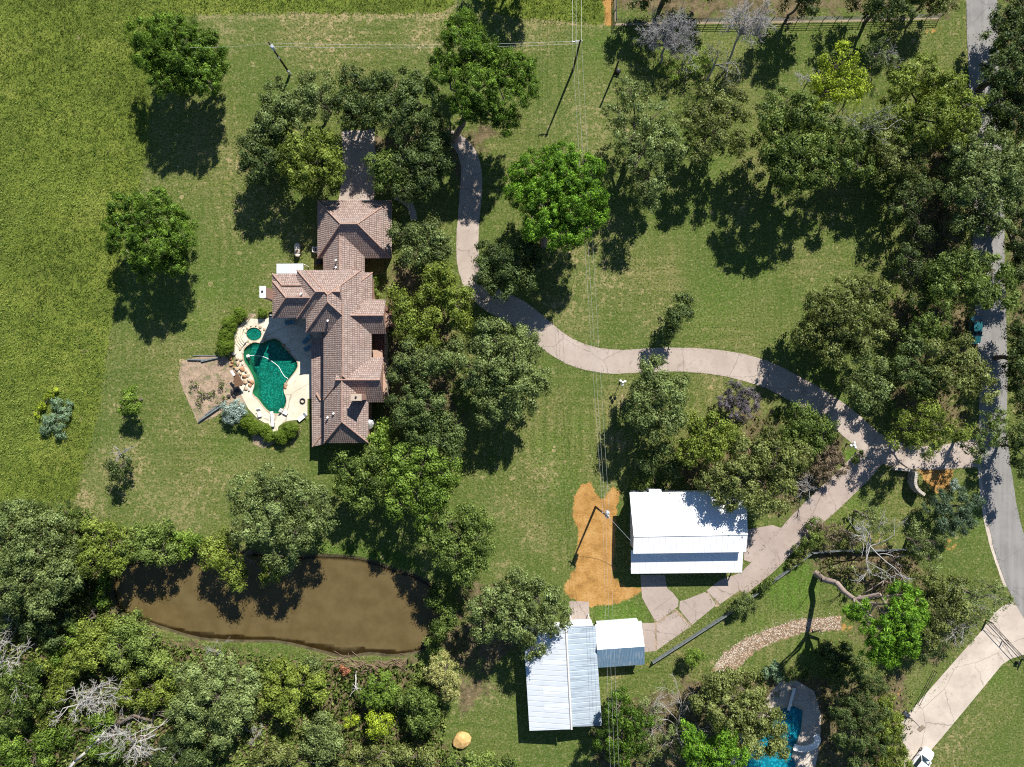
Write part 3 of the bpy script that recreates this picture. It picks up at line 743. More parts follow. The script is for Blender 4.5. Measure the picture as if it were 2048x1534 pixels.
def crown_mesh(lobes, style, rng, tint_bias=0.0, thin=1.0):
    st = STYLE[style]
    V_, Q_, T_ = [], [], []
    nb = 0
    cl_all, bts = [], []
    for (cx, cy, cz, r) in lobes:
        rz = r * st['sq']
        n = max(5, int(thin * st['dens'] * 3.4 * (r / (st['cr'] * 1.6)) ** 2))
        d = unit(rng.normal(size=(n, 3)))
        d[:, 2] = np.where(d[:, 2] < -0.35, -d[:, 2] * 0.6, d[:, 2])
        # uneven outline: low-frequency bumps on the lobe
        ph = rng.uniform(0, 6.28, 4)
        az = np.arctan2(d[:, 1], d[:, 0])
        bumpy = 1 + 0.14 * np.sin(3 * az + ph[0]) + 0.10 * np.sin(5 * az + ph[1] + 3 * d[:, 2]) + 0.08 * np.sin(7 * d[:, 2] + ph[2])
        rad = (rng.uniform(0.25, 1.0, n) ** 0.45) * 0.98 * bumpy
        c = np.array([cx, cy, cz]) + d * rad[:, None] * np.array([r, r, rz])
        # gather the clumps into rounded boughs with dark gaps between them
        nbg = max(3, int(n / st.get('bough', 13)))
        bi = rng.choice(n, nbg, False)
        bc = c[bi]
        dist = np.linalg.norm(c[:, None, :] - bc[None, :, :], axis=2)
        nearest = dist.argmin(1)
        pull = st.get('pull', 0.36)
        out = c - bc[nearest]
        c = bc[nearest] + out * (1 - pull)
        dd_ = unit(out + d * 0.35 * (np.linalg.norm(out, axis=1, keepdims=True) + .2))
        d = unit(d * 0.6 + dd_ * 0.8)
        bt = rng.normal(0, 0.11, nbg)
        keep = rng.uniform(size=n) > st['gap']
        c = c[keep]; d = d[keep]; bts.append(bt[nearest][keep])
        cl_all.append((c, d))
    C = np.vstack([a for a, _ in cl_all]); D = np.vstack([b for _, b in cl_all])
    C[:, 2] = np.maximum(C[:, 2], 0.25)
    n = len(C); k = st['k']
    crad = st['cr'] * rng.uniform(0.6, 1.35, n)
    ctint = np.clip(rng.normal(0.45 + tint_bias, 0.15, n) + np.concatenate(bts), 0.02, 0.98)
    idx = np.repeat(np.arange(n), k)
    off = rng.normal(size=(n * k, 3)) * 0.52
    off[:, 2] *= 0.7
    pos = C[idx] + off * crad[idx][:, None]
    nrm = unit(D[idx] * 0.55 + off * 1.0 + np.array([0, 0, st['up']]) + rng.normal(size=(n * k, 3)) * 0.42)
    ln = st['l'] * rng.uniform(0.65, 1.35, n * k)
    v, q = cards(pos, nrm, ln, ln * st['asp'], rng)
    tint = np.clip(ctint[idx] + rng.normal(0, 0.19, n * k), 0, 1)
    return v, q, np.repeat(tint, 4), C

def tubes(P0, P1, R0, R1, n=5):
    P0, P1 = np.asarray(P0, float), np.asarray(P1, float)
    R0, R1 = np.asarray(R0, float), np.asarray(R1, float)
    d = unit(P1 - P0)
    ref = np.where(np.abs(d[:, 2:3]) > 0.9, np.array([[1.0, 0, 0]]), np.array([[0, 0, 1.0]]))
    a = unit(np.cross(d, ref)); b = np.cross(d, a)
    ang = np.arange(n) * 2 * np.pi / n
    ca, sa = np.cos(ang), np.sin(ang)
    ring = a[:, None, :] * ca[None, :, None] + b[:, None, :] * sa[None, :, None]
    A = P0[:, None, :] + ring * R0[:, None, None]
    B = P1[:, None, :] + ring * R1[:, None, None]
    v = np.concatenate([A, B], 1).reshape(-1, 3)
    base = (np.arange(len(P0)) * 2 * n)[:, None]
    i = np.arange(n)[None, :]; j = (np.arange(n)[None, :] + 1) % n
    q = np.stack([base + i, base + j, base + n + j, base + n + i], 2).reshape(-1, 4)
    return v, q

def limb(segs, p, q, r0, r1, rng, n=4, wob=0.08):
    p, q = np.array(p, float), np.array(q, float)
    L = np.linalg.norm(q - p)
    prev = p; 
    for i in range(1, n + 1):
        t = i / n
        pt = p + (q - p) * t + rng.normal(size=3) * L * wob * (1 if i < n else 0) * np.array([1, 1, 0.5])
        segs.append((prev, pt, r0 + (r1 - r0) * (i - 1) / n, r0 + (r1 - r0) * t))
        prev = pt

def trunk_mesh(base, lobes, C, rng, r0, twigs=10):
    base = np.array(base, float)
    top = np.mean([l[:3] for l in lobes], 0)
    zmin = min(l[2] - l[3] * 0.6 for l in lobes)
    fork = base + (top - base) * 0.0
    hfork = max(0.8, min(top[2] * 0.55, zmin if zmin > 1 else top[2] * 0.3))
    tt = hfork / max(top[2], 0.1)
    fork = base + (np.array([top[0], top[1], top[2]]) - base) * tt
    segs = []
    segs.append((base + np.array([0, 0, -0.2]), base + np.array([0, 0, 0.25]), r0 * 1.6, r0 * 1.15))
    limb(segs, base + np.array([0, 0, 0.25]), fork, r0 * 1.15, r0 * 0.8, rng, 4, 0.03)
    for (cx, cy, cz, r) in lobes:
        e = np.array([cx, cy, cz + 0.1 * r])
        limb(segs, fork, e, r0 * 0.5, r0 * 0.14, rng, 4, 0.07)
        d = np.linalg.norm(C - e, axis=1)
        near = np.where(d < r * 1.3)[0]
        if len(near):
            for i in rng.choice(near, min(twigs, len(near)), False):
                limb(segs, e + (fork - e) * rng.uniform(0, 0.35), C[i], r0 * 0.16, 0.02, rng, 2, 0.08)
    P0, P1, R0, R1 = zip(*segs)
    return tubes(P0, P1, R0, R1, 6)

def tree(name, label, cat, group, lobes, z, style, leaf, base=None, trunk_r=None, barkk='oak', zs=None, tint=0.0, dome=0.28, seed=None, low=True):
    """lobes: photo-pixel circles (x, y, r) seen at crown height z"""
    rng = np.random.default_rng(seed if seed is not None else (int(lobes[0][0] * 7 + lobes[0][1] * 13 + 5) % 100000))
    k = 1 - z / H
    m = [W(x, y, z) for x, y, r in lobes]
    cx = sum(p[0] for p in m) / len(m); cy = sum(p[1] for p in m) / len(m)
    spread = max([math.hypot(p[0] - cx, p[1] - cy) for p in m] + [0.5])
    L, Lw = [], []
    for i, ((x, y, r), p) in enumerate(zip(lobes, m)):
        rr = r * S * k
        dz = -dome * spread * (math.hypot(p[0] - cx, p[1] - cy) / spread) ** 2 + rng.uniform(-0.3, 0.5) * min(rr, 2.0) * 0.6
        zz = z + dz if zs is None else zs[i]
        zz = max(zz, rr * STYLE[style]['sq'] * 0.75 + 0.1)
        X, Y, _ = W(x, y, zz)
        L.append((X, Y, zz, rr * 1.15))
        if style in ('oak', 'airy', 'pine') and low and zz > rr * 1.3:
            Lw.append((X * 0.85 + cx * 0.15, Y * 0.85 + cy * 0.15, max(zz * 0.56, rr * 0.7), rr * 0.88))
    if base is None:
        b = (cx + rng.uniform(-.4, .4), cy + rng.uniform(-.4, .4), 0.0)
    else:
        b = W(base[0], base[1], 0)
    t = thing(name, label, cat, b, group)
    v, q, ti, C = crown_mesh(L, style, rng, tint)
    if Lw:
        v2, q2, ti2, C2 = crown_mesh(Lw, style, rng, tint, 0.45)
        q = np.vstack([q, q2 + len(v)]); v = np.vstack([v, v2]); ti = np.concatenate([ti, ti2])
    quadmesh('crown', v, q, LEAF[leaf], t, ti)
    tr = trunk_r if trunk_r else 0.038 * spread + 0.13
    tv, tq = trunk_mesh(b, L, C, rng, tr)
    quadmesh('trunk', tv, tq, BARK[barkk], t, smooth=True)
    return t

def branch_tree(segs, twigs, p, d, L, r, depth, rng, spread=0.6, droop=0.0, kids=(3, 5)):
    """recursive bare branches"""
    n = 3
    prev = np.array(p, float); dd = np.array(d, float)
    pts = [prev]
    for i in range(n):
        dd = unit((dd + rng.normal(size=3) * 0.20 + np.array([0, 0, -droop]))[None])[0]
        nx_ = prev + dd * L / n
        twigs.append((prev, nx_, r * (1 - 0.25 * i / n), r * (1 - 0.25 * (i + 1) / n)))
        prev = nx_; pts.append(prev)
    if depth <= 0: return
    for _ in range(rng.integers(kids[0], kids[1] + 1)):
        o = pts[rng.integers(1, n + 1)]
        nd = unit((dd + rng.normal(size=3) * spread)[None])[0]
        branch_tree(segs, twigs, o, nd, L * rng.uniform(0.5, 0.78), max(r * 0.55, 0.012), depth - 1, rng, spread, droop, kids)

def dead_tree(name, label, base, dirs, group='bare dead trees', barkk='dead', r=0.2, trunk=None, depth=3, kids=(3, 4), spread=0.6, leaf=None, cat='dead tree', seed=1, minr=0.016):
    """dirs: (photo px x, y, z) tips of the main limbs, trunk: (px, py, z) of the fork"""
    rng = np.random.default_rng(seed)
    b = np.array(W(*base)); t = thing(name, label, cat, tuple(b), group)
    segs, twigs = [], []
    f = np.array(W(*trunk)) if trunk else b + np.array([0, 0, 1.5])
    limb(segs, b + np.array([0, 0, -0.15]), f, r, r * 0.75, rng, 4, 0.02)
    for tip in dirs:
        e = np.array(W(*tip)); v = e - f; L = np.linalg.norm(v)
        branch_tree(segs, twigs, f, unit(v[None])[0], L * 0.55, r * 0.5, depth, rng, spread, 0.0, kids)
    P0, P1, R0, R1 = zip(*segs); a, q = tubes(P0, P1, R0, R1, 6)
    quadmesh('trunk', a, q, BARK[barkk], t, smooth=True)
    if twigs:
        P0, P1, R0, R1 = zip(*twigs); a, q = tubes(P0, P1, np.maximum(R0, minr), np.maximum(R1, minr * 0.7), 4)
        quadmesh('branches', a, q, BARK[barkk], t, smooth=True)
    if leaf:
        ends = np.array([s[1] for s in twigs])[::3]
        D = unit(rng.normal(size=ends.shape)); k = 6
        idx = np.repeat(np.arange(len(ends)), k)
        pos = ends[idx] + rng.normal(size=(len(idx), 3)) * 0.22
        ln = 0.2 * rng.uniform(0.7, 1.3, len(idx))
        v, q = cards(pos, unit(rng.normal(size=pos.shape) + np.array([0, 0, 0.6])), ln, ln * 0.5, rng)
        quadmesh('crown', v, q, LEAF[leaf], t, np.repeat(np.clip(rng.normal(0.5, 0.2, len(idx)), 0, 1), 4))
    return t

OAK = lambda label, lobes, z=8.0, leaf='green', style='oak', group='leafy oak trees', **k: tree('oak_tree', label, 'tree', group, lobes, z, style, leaf, **k)
PINE = lambda label, lobes, z=9.0, leaf='pine', base=None, **k: tree('pine_tree', label, 'pine tree', 'tall pine trees', lobes, z, 'pine', leaf, base=base, barkk='pine', **k)
CEDAR = lambda label, lobes, z=5.0, leaf='cedar', **k: tree('cedar_tree', label, 'tree', 'dark cedar trees', lobes, z, 'cedar', leaf, **k)
SHRUB = lambda label, lobes, z=1.3, leaf='green', style='shrub', group='garden shrubs', **k: tree('shrub', label, 'shrub', group, lobes, z, style, leaf, trunk_r=0.06, **k)

# --- pines
PINE('broad round pine on the pasture edge, nearest the top left corner', [(318, 80, 52), (360, 108, 62), (410, 105, 42), (305, 112, 40), (400, 148, 44), (345, 150, 42), (425, 130, 26)], 9.2, base=(432, 182), trunk_r=0.4)
PINE('broad round pine on the pasture edge left of the tile-roofed house', [(258, 425, 40), (318, 432, 50), (352, 478, 34), (250, 482, 34), (302, 502, 42), (350, 525, 28), (290, 535, 26), (228, 452, 22), (368, 440, 18)], 9.0, base=(352, 495), trunk_r=0.4)
PINE('tallest dark green pine with a two-headed crown, north of the paved courtyard', [(925, 92, 52), (890, 140, 36), (930, 48, 26), (965, 118, 36), (1000, 132, 36), (1040, 140, 36), (1052, 175, 28), (955, 180, 50), (1010, 200, 42), (925, 215, 30), (1010, 245, 28), (970, 225, 30)], 11.8, base=(908, 280), trunk_r=0.5, dome=0.30, low=False)
PINE('bright green pine in the middle of the lawn over the power lines', [(1055, 345, 38), (1120, 318, 36), (1165, 345, 42), (1085, 395, 46), (1145, 398, 46), (1190, 435, 28), (1075, 445, 36), (1130, 468, 36), (1040, 385, 32), (1190, 395, 28), (1115, 360, 40), (1160, 470, 24)], 12.5, 'pineb', base=(1088, 490), trunk_r=0.45, tint=-0.06)
PINE('leaning lime green pine with a long bare pale trunk', [(1800, 1190, 28), (1828, 1205, 26), (1795, 1238, 38), (1830, 1238, 24), (1765, 1265, 38), (1718, 1222, 22), (1805, 1275, 36), (1755, 1295, 32), (1700, 1225, 18), (1790, 1300, 24)], 16.0, 'pineb', base=(1633, 1148), trunk_r=0.46, low=False)
PINE('bright green pine clump at the bottom edge left of the blue pool', [(1390, 1492, 26), (1400, 1530, 30), (1380, 1470, 16)], 9.0, 'pineb')
PINE('bright green pine with a pointed top beside the blue pool trees', [(1452, 1478, 24), (1470, 1515, 26), (1440, 1510, 22)], 9.5, 'pineb')
PINE('thin dark pine with open branches beside the silver workshop', [(1240, 1398, 20), (1225, 1425, 24), (1260, 1440, 24), (1215, 1480, 26), (1270, 1480, 26), (1240, 1515, 26), (1290, 1440, 18)], 6.5, 'pine', tint=-0.15)
# --- trees round the house
OAK('airy grey-green oak just below the transformer pole', [(560, 205, 42), (540, 240, 34), (600, 225, 34), (525, 270, 28)], 7.5, 'grey')
OAK('thin pale olive tree between the transformer pole and the dark oaks', [(640, 180, 36), (655, 215, 30), (620, 165, 24), (610, 190, 26)], 7.5, 'grey', 'airy')
OAK('dark grey-green oak at the left end of the house grove', [(505, 300, 34), (535, 330, 36), (500, 345, 26), (560, 280, 26), (530, 290, 30)], 7.0, 'dark')
OAK('yellow-green rounded oak just above the garage roof', [(590, 305, 34), (635, 325, 38), (665, 345, 30), (605, 355, 34), (640, 285, 28), (575, 335, 28), (655, 300, 28)], 8.5, 'yellow')
OAK('dark green oak with a square outline left of the grey oaks', [(705, 160, 30), (735, 195, 34), (715, 235, 32), (690, 200, 26), (750, 165, 24)], 8.0, 'dark')
OAK('large dark grey oak over the loop of the driveway', [(790, 172, 38), (840, 208, 44), (800, 245, 38), (860, 255, 32), (770, 215, 34), (830, 170, 28)], 8.5, 'dark', tint=0.12)
OAK('small pale green oak at the courtyard beside the garage', [(762, 330, 30), (792, 345, 26), (780, 310, 22), (765, 360, 22)], 6.5, 'green')
OAK('dark shaded oak between courtyard and driveway loop', [(820, 320, 34), (845, 370, 32), (815, 385, 28), (870, 300, 28), (855, 335, 30), (888, 325, 24), (888, 275, 26)], 7.0, 'dark')
OAK('dark oak below the bright pine, overhanging the driveway bend', [(980, 508, 32), (1020, 538, 38), (1050, 490, 30), (1002, 570, 32), (1055, 560, 28), (970, 550, 26), (1075, 520, 24)], 7.5, 'dark')
OAK('grey-green oak at the right corner of the garage', [(812, 465, 30), (855, 470, 36), (888, 495, 32), (830, 510, 30), (870, 520, 28)], 7.5, 'grey', tint=-0.08)
OAK('yellow-green oak between the driveway and the front wings', [(880, 555, 36), (918, 605, 34), (860, 600, 34), (905, 570, 30), (930, 640, 24)], 8.0, 'yellow')
OAK('olive green oak touching the east gable of the house', [(808, 612, 32), (835, 645, 34), (815, 665, 28), (850, 675, 26), (795, 590, 20), (865, 640, 24)], 7.5, 'yellow', tint=-0.1)
OAK('largest pale grey-green oak below the driveway, right of the house grove', [(985, 678, 44), (1045, 690, 40), (945, 735, 44), (1020, 755, 52), (980, 805, 44), (1065, 765, 38), (1010, 715, 46), (1040, 810, 34)], 9.5, 'grey')
OAK('grey oak of middle size between the house and the largest pale oak', [(825, 718, 34), (875, 722, 36), (800, 745, 26), (850, 745, 30), (910, 700, 26)], 8.0, 'grey', tint=-0.1)
OAK('dark green oak beside the lower east wing', [(808, 800, 32), (850, 805, 36), (880, 840, 36), (838, 855, 34), (800, 835, 24)], 8.0, 'dark', tint=0.1)
OAK('dark green oak in the hollow of the house grove above the pale pond trees', [(870, 885, 32), (905, 865, 28), (900, 900, 26), (845, 900, 24)], 7.0, 'dark', tint=0.08)
OAK('narrow bright green tree against the southeast corner of the house', [(758, 868, 22), (762, 892, 20), (775, 850, 16)], 5.5, 'bright')
OAK('bright green oak with a spreading crown between house and pond', [(800, 915, 32), (850, 920, 34), (898, 948, 32), (868, 988, 34), (810, 965, 36), (840, 1028, 30), (800, 1010, 30)], 11.0, 'bright', tint=-0.06)
OAK('dull green oak at the south end of the house', [(735, 945, 34), (695, 945, 34), (720, 990, 34), (760, 975, 30), (690, 975, 26), (745, 915, 24)], 8.0, 'green')
OAK('large grey oak overhanging the north shore of the pond', [(500, 988, 44), (560, 968, 42), (615, 998, 42), (640, 1035, 32), (540, 1035, 48), (592, 1068, 42), (500, 1045, 38), (560, 1110, 34), (550, 1000, 46)], 11.5, 'grey')
OAK('yellow-olive tree leaning over the pond water below the large grey oak', [(430, 1108, 32), (460, 1138, 30), (478, 1160, 20), (545, 1150, 24), (425, 1080, 24)], 6.5, 'yellow')
OAK('mid-green oak at the east end of the pond', [(890, 1048, 36), (938, 1038, 34), (962, 1078, 36), (910, 1108, 38), (930, 1142, 28), (870, 1080, 30), (955, 1120, 26)], 10.5, 'green', tint=0.04)
OAK('rounded grey-green oak overhanging the silver workshop roof', [(1030, 1172, 42), (1078, 1190, 40), (1112, 1228, 32), (982, 1210, 40), (1032, 1238, 46), (1080, 1262, 36), (975, 1255, 34), (1062, 1298, 22)], 9.0, 'grey', base=(1030, 1235))
# --- trees of the upper right
OAK('tall two-tiered grey oak right of the power lines', [(1268, 190, 38), (1240, 228, 32), (1300, 235, 40), (1255, 285, 36), (1292, 305, 40), (1300, 365, 36), (1300, 405, 28)], 9.5, 'grey', 'airy', tint=0.02)
OAK('pale sunlit oak shoulder right of the two-tiered grey oak', [(1332, 285, 34), (1318, 262, 26), (1345, 305, 24)], 9.0, 'grey', tint=0.08)
OAK('open-crowned dark oak under the bare grey trees', [(1420, 200, 32), (1468, 218, 32), (1390, 238, 30), (1430, 268, 34), (1480, 288, 30), (1402, 305, 26)], 9.0, 'olive', 'oak', tint=0.0)
OAK('broad dark green oak casting the largest shadow on the upper lawn', [(1560, 205, 32), (1600, 232, 36), (1552, 258, 32), (1592, 300, 38), (1640, 300, 36), (1572, 338, 32), (1630, 345, 36), (1678, 328, 32), (1532, 235, 28), (1650, 245, 34), (1700, 285, 32), (1722, 332, 26), (1545, 305, 28), (1600, 375, 26)], 11.0, 'green', 'oak', tint=0.0)
OAK('lime yellow tree with sparse twigs near the ranch fence', [(1672, 122, 36), (1715, 155, 34), (1645, 165, 30), (1692, 185, 34), (1660, 205, 24)], 9.0, 'lime', 'airy')
OAK('thin grey-green tree directly right of the lime yellow tree', [(1750, 105, 28), (1770, 125, 24)], 8.0, 'grey', 'sparse')
OAK('big yellow-olive oak beside the upper road', [(1840, 150, 42), (1888, 178, 42), (1930, 212, 36), (1800, 172, 32), (1860, 235, 46), (1918, 250, 36), (1800, 228, 32), (1830, 285, 28)], 9.5, 'yellow', tint=0.03)
OAK('grey-green oak hanging over the road below the yellow-olive oak', [(1930, 308, 40), (1985, 300, 38), (2025, 368, 38), (1960, 368, 44), (1920, 388, 34), (1990, 425, 36), (1930, 438, 28), (2000, 340, 40), (1975, 455, 26), (2030, 315, 34), (1955, 262, 30)], 9.5, 'grey')
OAK('dark oak filling the top right corner beyond the road', [(2030, 80, 40), (2055, 150, 46), (2030, 225, 36), (2070, 60, 40), (2008, 40, 30), (2008, 135, 38), (1996, 205, 26), (2022, 258, 34), (2048, 5, 40)], 9.0, 'dark')
OAK('small lit oak east of the upper road bend', [(2010, 178, 22), (2035, 200, 20)], 7.0, 'green')
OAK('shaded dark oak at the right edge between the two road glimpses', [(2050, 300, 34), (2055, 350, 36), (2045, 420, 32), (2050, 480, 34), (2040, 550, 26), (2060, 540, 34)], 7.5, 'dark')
OAK('green oak arching over the road above the parked teal car', [(1890, 530, 34), (1938, 528, 38), (1988, 540, 34), (2010, 590, 32), (1962, 588, 38), (1900, 575, 34), (1880, 560, 26)], 9.0, 'green', tint=0.06)
OAK('broad dark oak on the inside of the driveway curve', [(1690, 590, 42), (1738, 580, 38), (1642, 620, 38), (1700, 638, 46), (1612, 668, 36), (1660, 690, 40), (1730, 685, 38), (1760, 635, 32)], 9.0, 'olive', tint=-0.04)
OAK('grey-green oak shading the driveway where it straightens', [(1730, 732, 36), (1748, 780, 34), (1710, 770, 26), (1738, 808, 28)], 8.5, 'grey')
OAK('dark thin oak between the driveway and the parked teal car', [(1872, 625, 34), (1838, 650, 30), (1880, 660, 26)], 7.5, 'green', 'airy', tint=-0.1)
OAK('dull olive oak left of the road, below the teal car', [(1880, 702, 34), (1922, 702, 32), (1900, 752, 36), (1948, 740, 34), (1968, 778, 26), (1930, 770, 28)], 8.5, 'olive', tint=0.05)
OAK('dark oak in the centre of the grove by the entrance', [(1822, 705, 36), (1800, 740, 28), (1842, 760, 34), (1860, 785, 28)], 7.5, 'dark', tint=0.08)
OAK('sparse lime-tipped tree over the entrance drive', [(1830, 838, 34), (1878, 848, 34), (1850, 888, 34), (1918, 862, 26), (1800, 880, 24), (1860, 815, 24)], 8.5, 'yellow', 'airy')
OAK('slim leafy tree reaching across the road at the entrance', [(2005, 830, 17), (1990, 855, 22), (1972, 882, 22), (1955, 908, 18)], 8.5, 'green', 'airy')
# --- centre
OAK('small dark oak standing alone on the upper lawn beside its long shadow', [(1366, 600, 22), (1352, 632, 24), (1375, 625, 16), (1340, 660, 16)], 6.0, 'dark', tint=0.1)
OAK('grey-green oak behind the globe lamp below the driveway', [(1310, 748, 36), (1280, 788, 32), (1340, 798, 38), (1320, 845, 36), (1290, 830, 32), (1358, 765, 20), (1355, 840, 24)], 8.5, 'grey', tint=-0.03)
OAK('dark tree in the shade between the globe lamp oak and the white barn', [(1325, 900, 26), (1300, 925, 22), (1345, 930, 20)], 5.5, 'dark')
SHRUB('dark laurel bush against the north wall of the white barn', [(1275, 970, 16), (1295, 962, 14), (1310, 972, 12)], 2.0, 'green', group='shrubs at the white barn')
OAK('yellow-green oak beside the purple crape myrtle', [(1408, 862, 40), (1385, 900, 34), (1450, 872, 34), (1420, 895, 32)], 8.0, 'yellow')
OAK('broad olive oak shading the white barn roof', [(1500, 905, 44), (1558, 930, 44), (1540, 885, 34), (1590, 915, 34), (1480, 958, 44), (1425, 950, 36), (1555, 985, 38), (1505, 1005, 32), (1450, 990, 32)], 9.0, 'olive', tint=0.08)
OAK('rounded dark green oak on the inside of the drive fork', [(1600, 842, 34), (1640, 862, 32), (1590, 870, 28), (1625, 890, 24)], 7.0, 'green')
tree('crape_myrtle', 'purple flowering crape myrtle beside the driveway', 'tree', None, [(1470, 788, 26), (1496, 800, 26), (1482, 822, 24), (1450, 805, 20)], 4.0, 'shrub', 'purple')
SHRUB('reddish brown bush on the point where the two drives fork', [(1650, 915, 24), (1672, 930, 24), (1645, 945, 22), (1668, 905, 18)], 3.0, 'rust', 'shrub')
SHRUB('small green bush under the second globe lamp at the drive fork', [(1718, 908, 10), (1712, 922, 9)], 0.8, 'green')
dead_tree('bare_shrub', 'leafless grey bush between the olive oak and the barn drive', (1610, 975, 0), [(1580, 1000, 3), (1625, 1010, 3), (1640, 985, 3.5), (1600, 950, 4), (1570, 965, 3.5)], barkk='greydead', r=0.09, depth=3, cat='shrub', seed=21)
# --- entrance planting and right side
CEDAR('blue-green cedar beside the stone entrance wall', [(1872, 1005, 26), (1915, 1010, 30), (1890, 1045, 28), (1948, 1000, 18), (1925, 1045, 24)], 4.5)
SHRUB('silvery sage bush beside the stone entrance wall', [(1905, 965, 10), (1912, 978, 9)], 0.9, 'silver')
SHRUB('brown leafless looking hedge along the weathered board fence', [(1640, 1060, 22), (1672, 1065, 24), (1705, 1070, 22), (1655, 1085, 18)], 2.2, 'rust', 'sparse')
SHRUB('dark green vine mound at the bend of the board fence', [(1628, 1050, 18), (1618, 1080, 18), (1600, 1098, 14)], 1.8, 'green')
OAK('thin grey shrub tree between the barn drive and the entrance wall', [(1735, 1020, 26), (1760, 1045, 28), (1720, 1040, 20)], 4.0, 'grey', 'sparse')
OAK('grey thin-leaved tree below the blue-green cedar', [(1830, 1090, 30), (1858, 1120, 30), (1840, 1060, 24), (1870, 1085, 24)], 5.0, 'grey', 'sparse')
dead_tree('dead_tree', 'bare tree with long arching branches over the board fence', (1735, 1095, 0), [(1770, 1020, 8), (1845, 1090, 8), (1850, 1165, 8), (1700, 1040, 8), (1700, 1160, 6), (1715, 1030, 8)], trunk=(1740, 1092, 3), barkk='greydead', r=0.19, depth=3, kids=(2, 3), spread=0.5, seed=5, minr=0.028)
OAK('dark olive tree between lime pine and the curve of the road', [(1862, 1168, 28), (1900, 1182, 32), (1882, 1225, 36), (1920, 1222, 26), (1860, 1265, 30)], 7.5, 'olive', tint=-0.03)
OAK('thin grey-leaved tree leaning over the road bend', [(1985, 1170, 24), (2008, 1205, 22), (1968, 1232, 24), (1950, 1180, 22), (1935, 1210, 22)], 7.0, 'grey', 'sparse')
dead_tree('dead_tree', 'grey bare tree above the pipe driveway gate', (1915, 1215, 0), [(1900, 1280, 6), (1930, 1285, 6), (1950, 1150, 7), (1965, 1180, 7), (1910, 1255, 7), (1895, 1265, 6), (1940, 1170, 7)], barkk='dead', r=0.13, depth=4, kids=(2, 4), seed=9, minr=0.02)
OAK('dusky shaded shrub tree at the foot of the lime pine', [(1865, 1285, 22), (1890, 1260, 20), (1845, 1300, 24)], 4.0, 'dark', 'airy')
CEDAR('large dark cedar right of the blue pool', [(1700, 1370, 38), (1740, 1362, 30), (1690, 1418, 34), (1738, 1420, 38), (1700, 1465, 34), (1745, 1475, 36), (1722, 1520, 34)], 7.5, 'dark', tint=0.05)
CEDAR('yellow-green cedar between the dark cedar and the basketball hoop', [(1764, 1410, 26), (1784, 1444, 24), (1765, 1455, 26), (1786, 1486, 25), (1792, 1524, 26), (1765, 1515, 24)], 7.0, 'yellow')
OAK('dark small-leaved shrub tree above the large dark cedar', [(1655, 1300, 22), (1685, 1308, 24), (1710, 1330, 24), (1670, 1335, 18)], 3.5, 'dark')
SHRUB('pale grey-green bush at the end of the gravel path', [(1545, 1338, 16), (1558, 1352, 12), (1532, 1350, 10)], 1.6, 'mint')
OAK('broad yellow-olive oak hiding half of the blue pool', [(1440, 1362, 36), (1490, 1378, 38), (1518, 1425, 40), (1460, 1432, 42), (1548, 1448, 30), (1412, 1408, 32), (1518, 1480, 36), (1555, 1492, 26), (1488, 1470, 32)], 7.5, 'olive', tint=0.12)
OAK('straggly grey-green thicket tree between workshop and yellow-olive oak', [(1300, 1410, 24), (1325, 1455, 26), (1300, 1500, 28), (1345, 1500, 24)], 4.5, 'grey', 'sparse')
dead_tree('dead_tree', 'bleached bare tree left of the yellow-olive oak', (1350, 1455, 0), [(1395, 1390, 5), (1350, 1380, 5), (1400, 1430, 5), (1370, 1500, 4), (1330, 1520, 4)], barkk='dead', r=0.12, depth=3, seed=12)
dead_tree('dead_tree', 'bleached bare bush near the small lean-to shed', (1290, 1440, 0), [(1330, 1392, 5), (1300, 1385, 5), (1320, 1400, 5), (1280, 1410, 4)], barkk='dead', r=0.09, depth=3, seed=13)
SHRUB('small round green tree alone on the grass below the board fence', [(1393, 1311, 16), (1382, 1322, 14), (1378, 1310, 12)], 2.6, 'bright')
SHRUB('dark bush with red tips against the board fence', [(1492, 1200, 18), (1478, 1212, 16), (1500, 1215, 14), (1470, 1222, 12)], 1.8, 'dark', tint=0.2)
# --- left pasture and lawn
CEDAR('small bright green tree alone on the lawn left of the mulched bed', [(258, 798, 19), (272, 815, 17), (250, 820, 14), (265, 780, 13)], 3.6, 'bright')
SHRUB('pale mint-leaved brush pile in the pasture', [(112, 808, 15), (130, 825, 14), (118, 845, 17), (100, 838, 15), (92, 858, 13), (120, 868, 11), (138, 808, 10)], 0.9, 'mint', 'shrub', group='pasture brush')
SHRUB('yellow weed strip along the mint-leaved brush pile', [(98, 795, 10), (85, 810, 10), (108, 782, 9), (75, 828, 8)], 0.5, 'lime', 'shrub', group='pasture brush')
OAK('half-dead small tree with snapped grey limbs on the lower left lawn', [(222, 928, 18), (240, 940, 18), (232, 955, 14), (250, 925, 12)], 4.4, 'dark', 'airy', base=(262, 920))
dead_tree('broken_snag', 'grey snapped snag lying over the half-dead small tree', (262, 918, 0), [(248, 890, 4.5), (255, 885, 5), (225, 920, 4.5), (240, 905, 5)], trunk=(240, 914, 3.4), barkk='greydead', r=0.15, depth=2, seed=31)
tree('silver_shrub', 'round silver-grey shrub at the corner of the pool deck', 'shrub', None, [(458, 818, 17), (478, 815, 16), (468, 832, 16), (485, 828, 12), (455, 835, 10)], 1.7, 'shrub', 'silver', trunk_r=0.08)
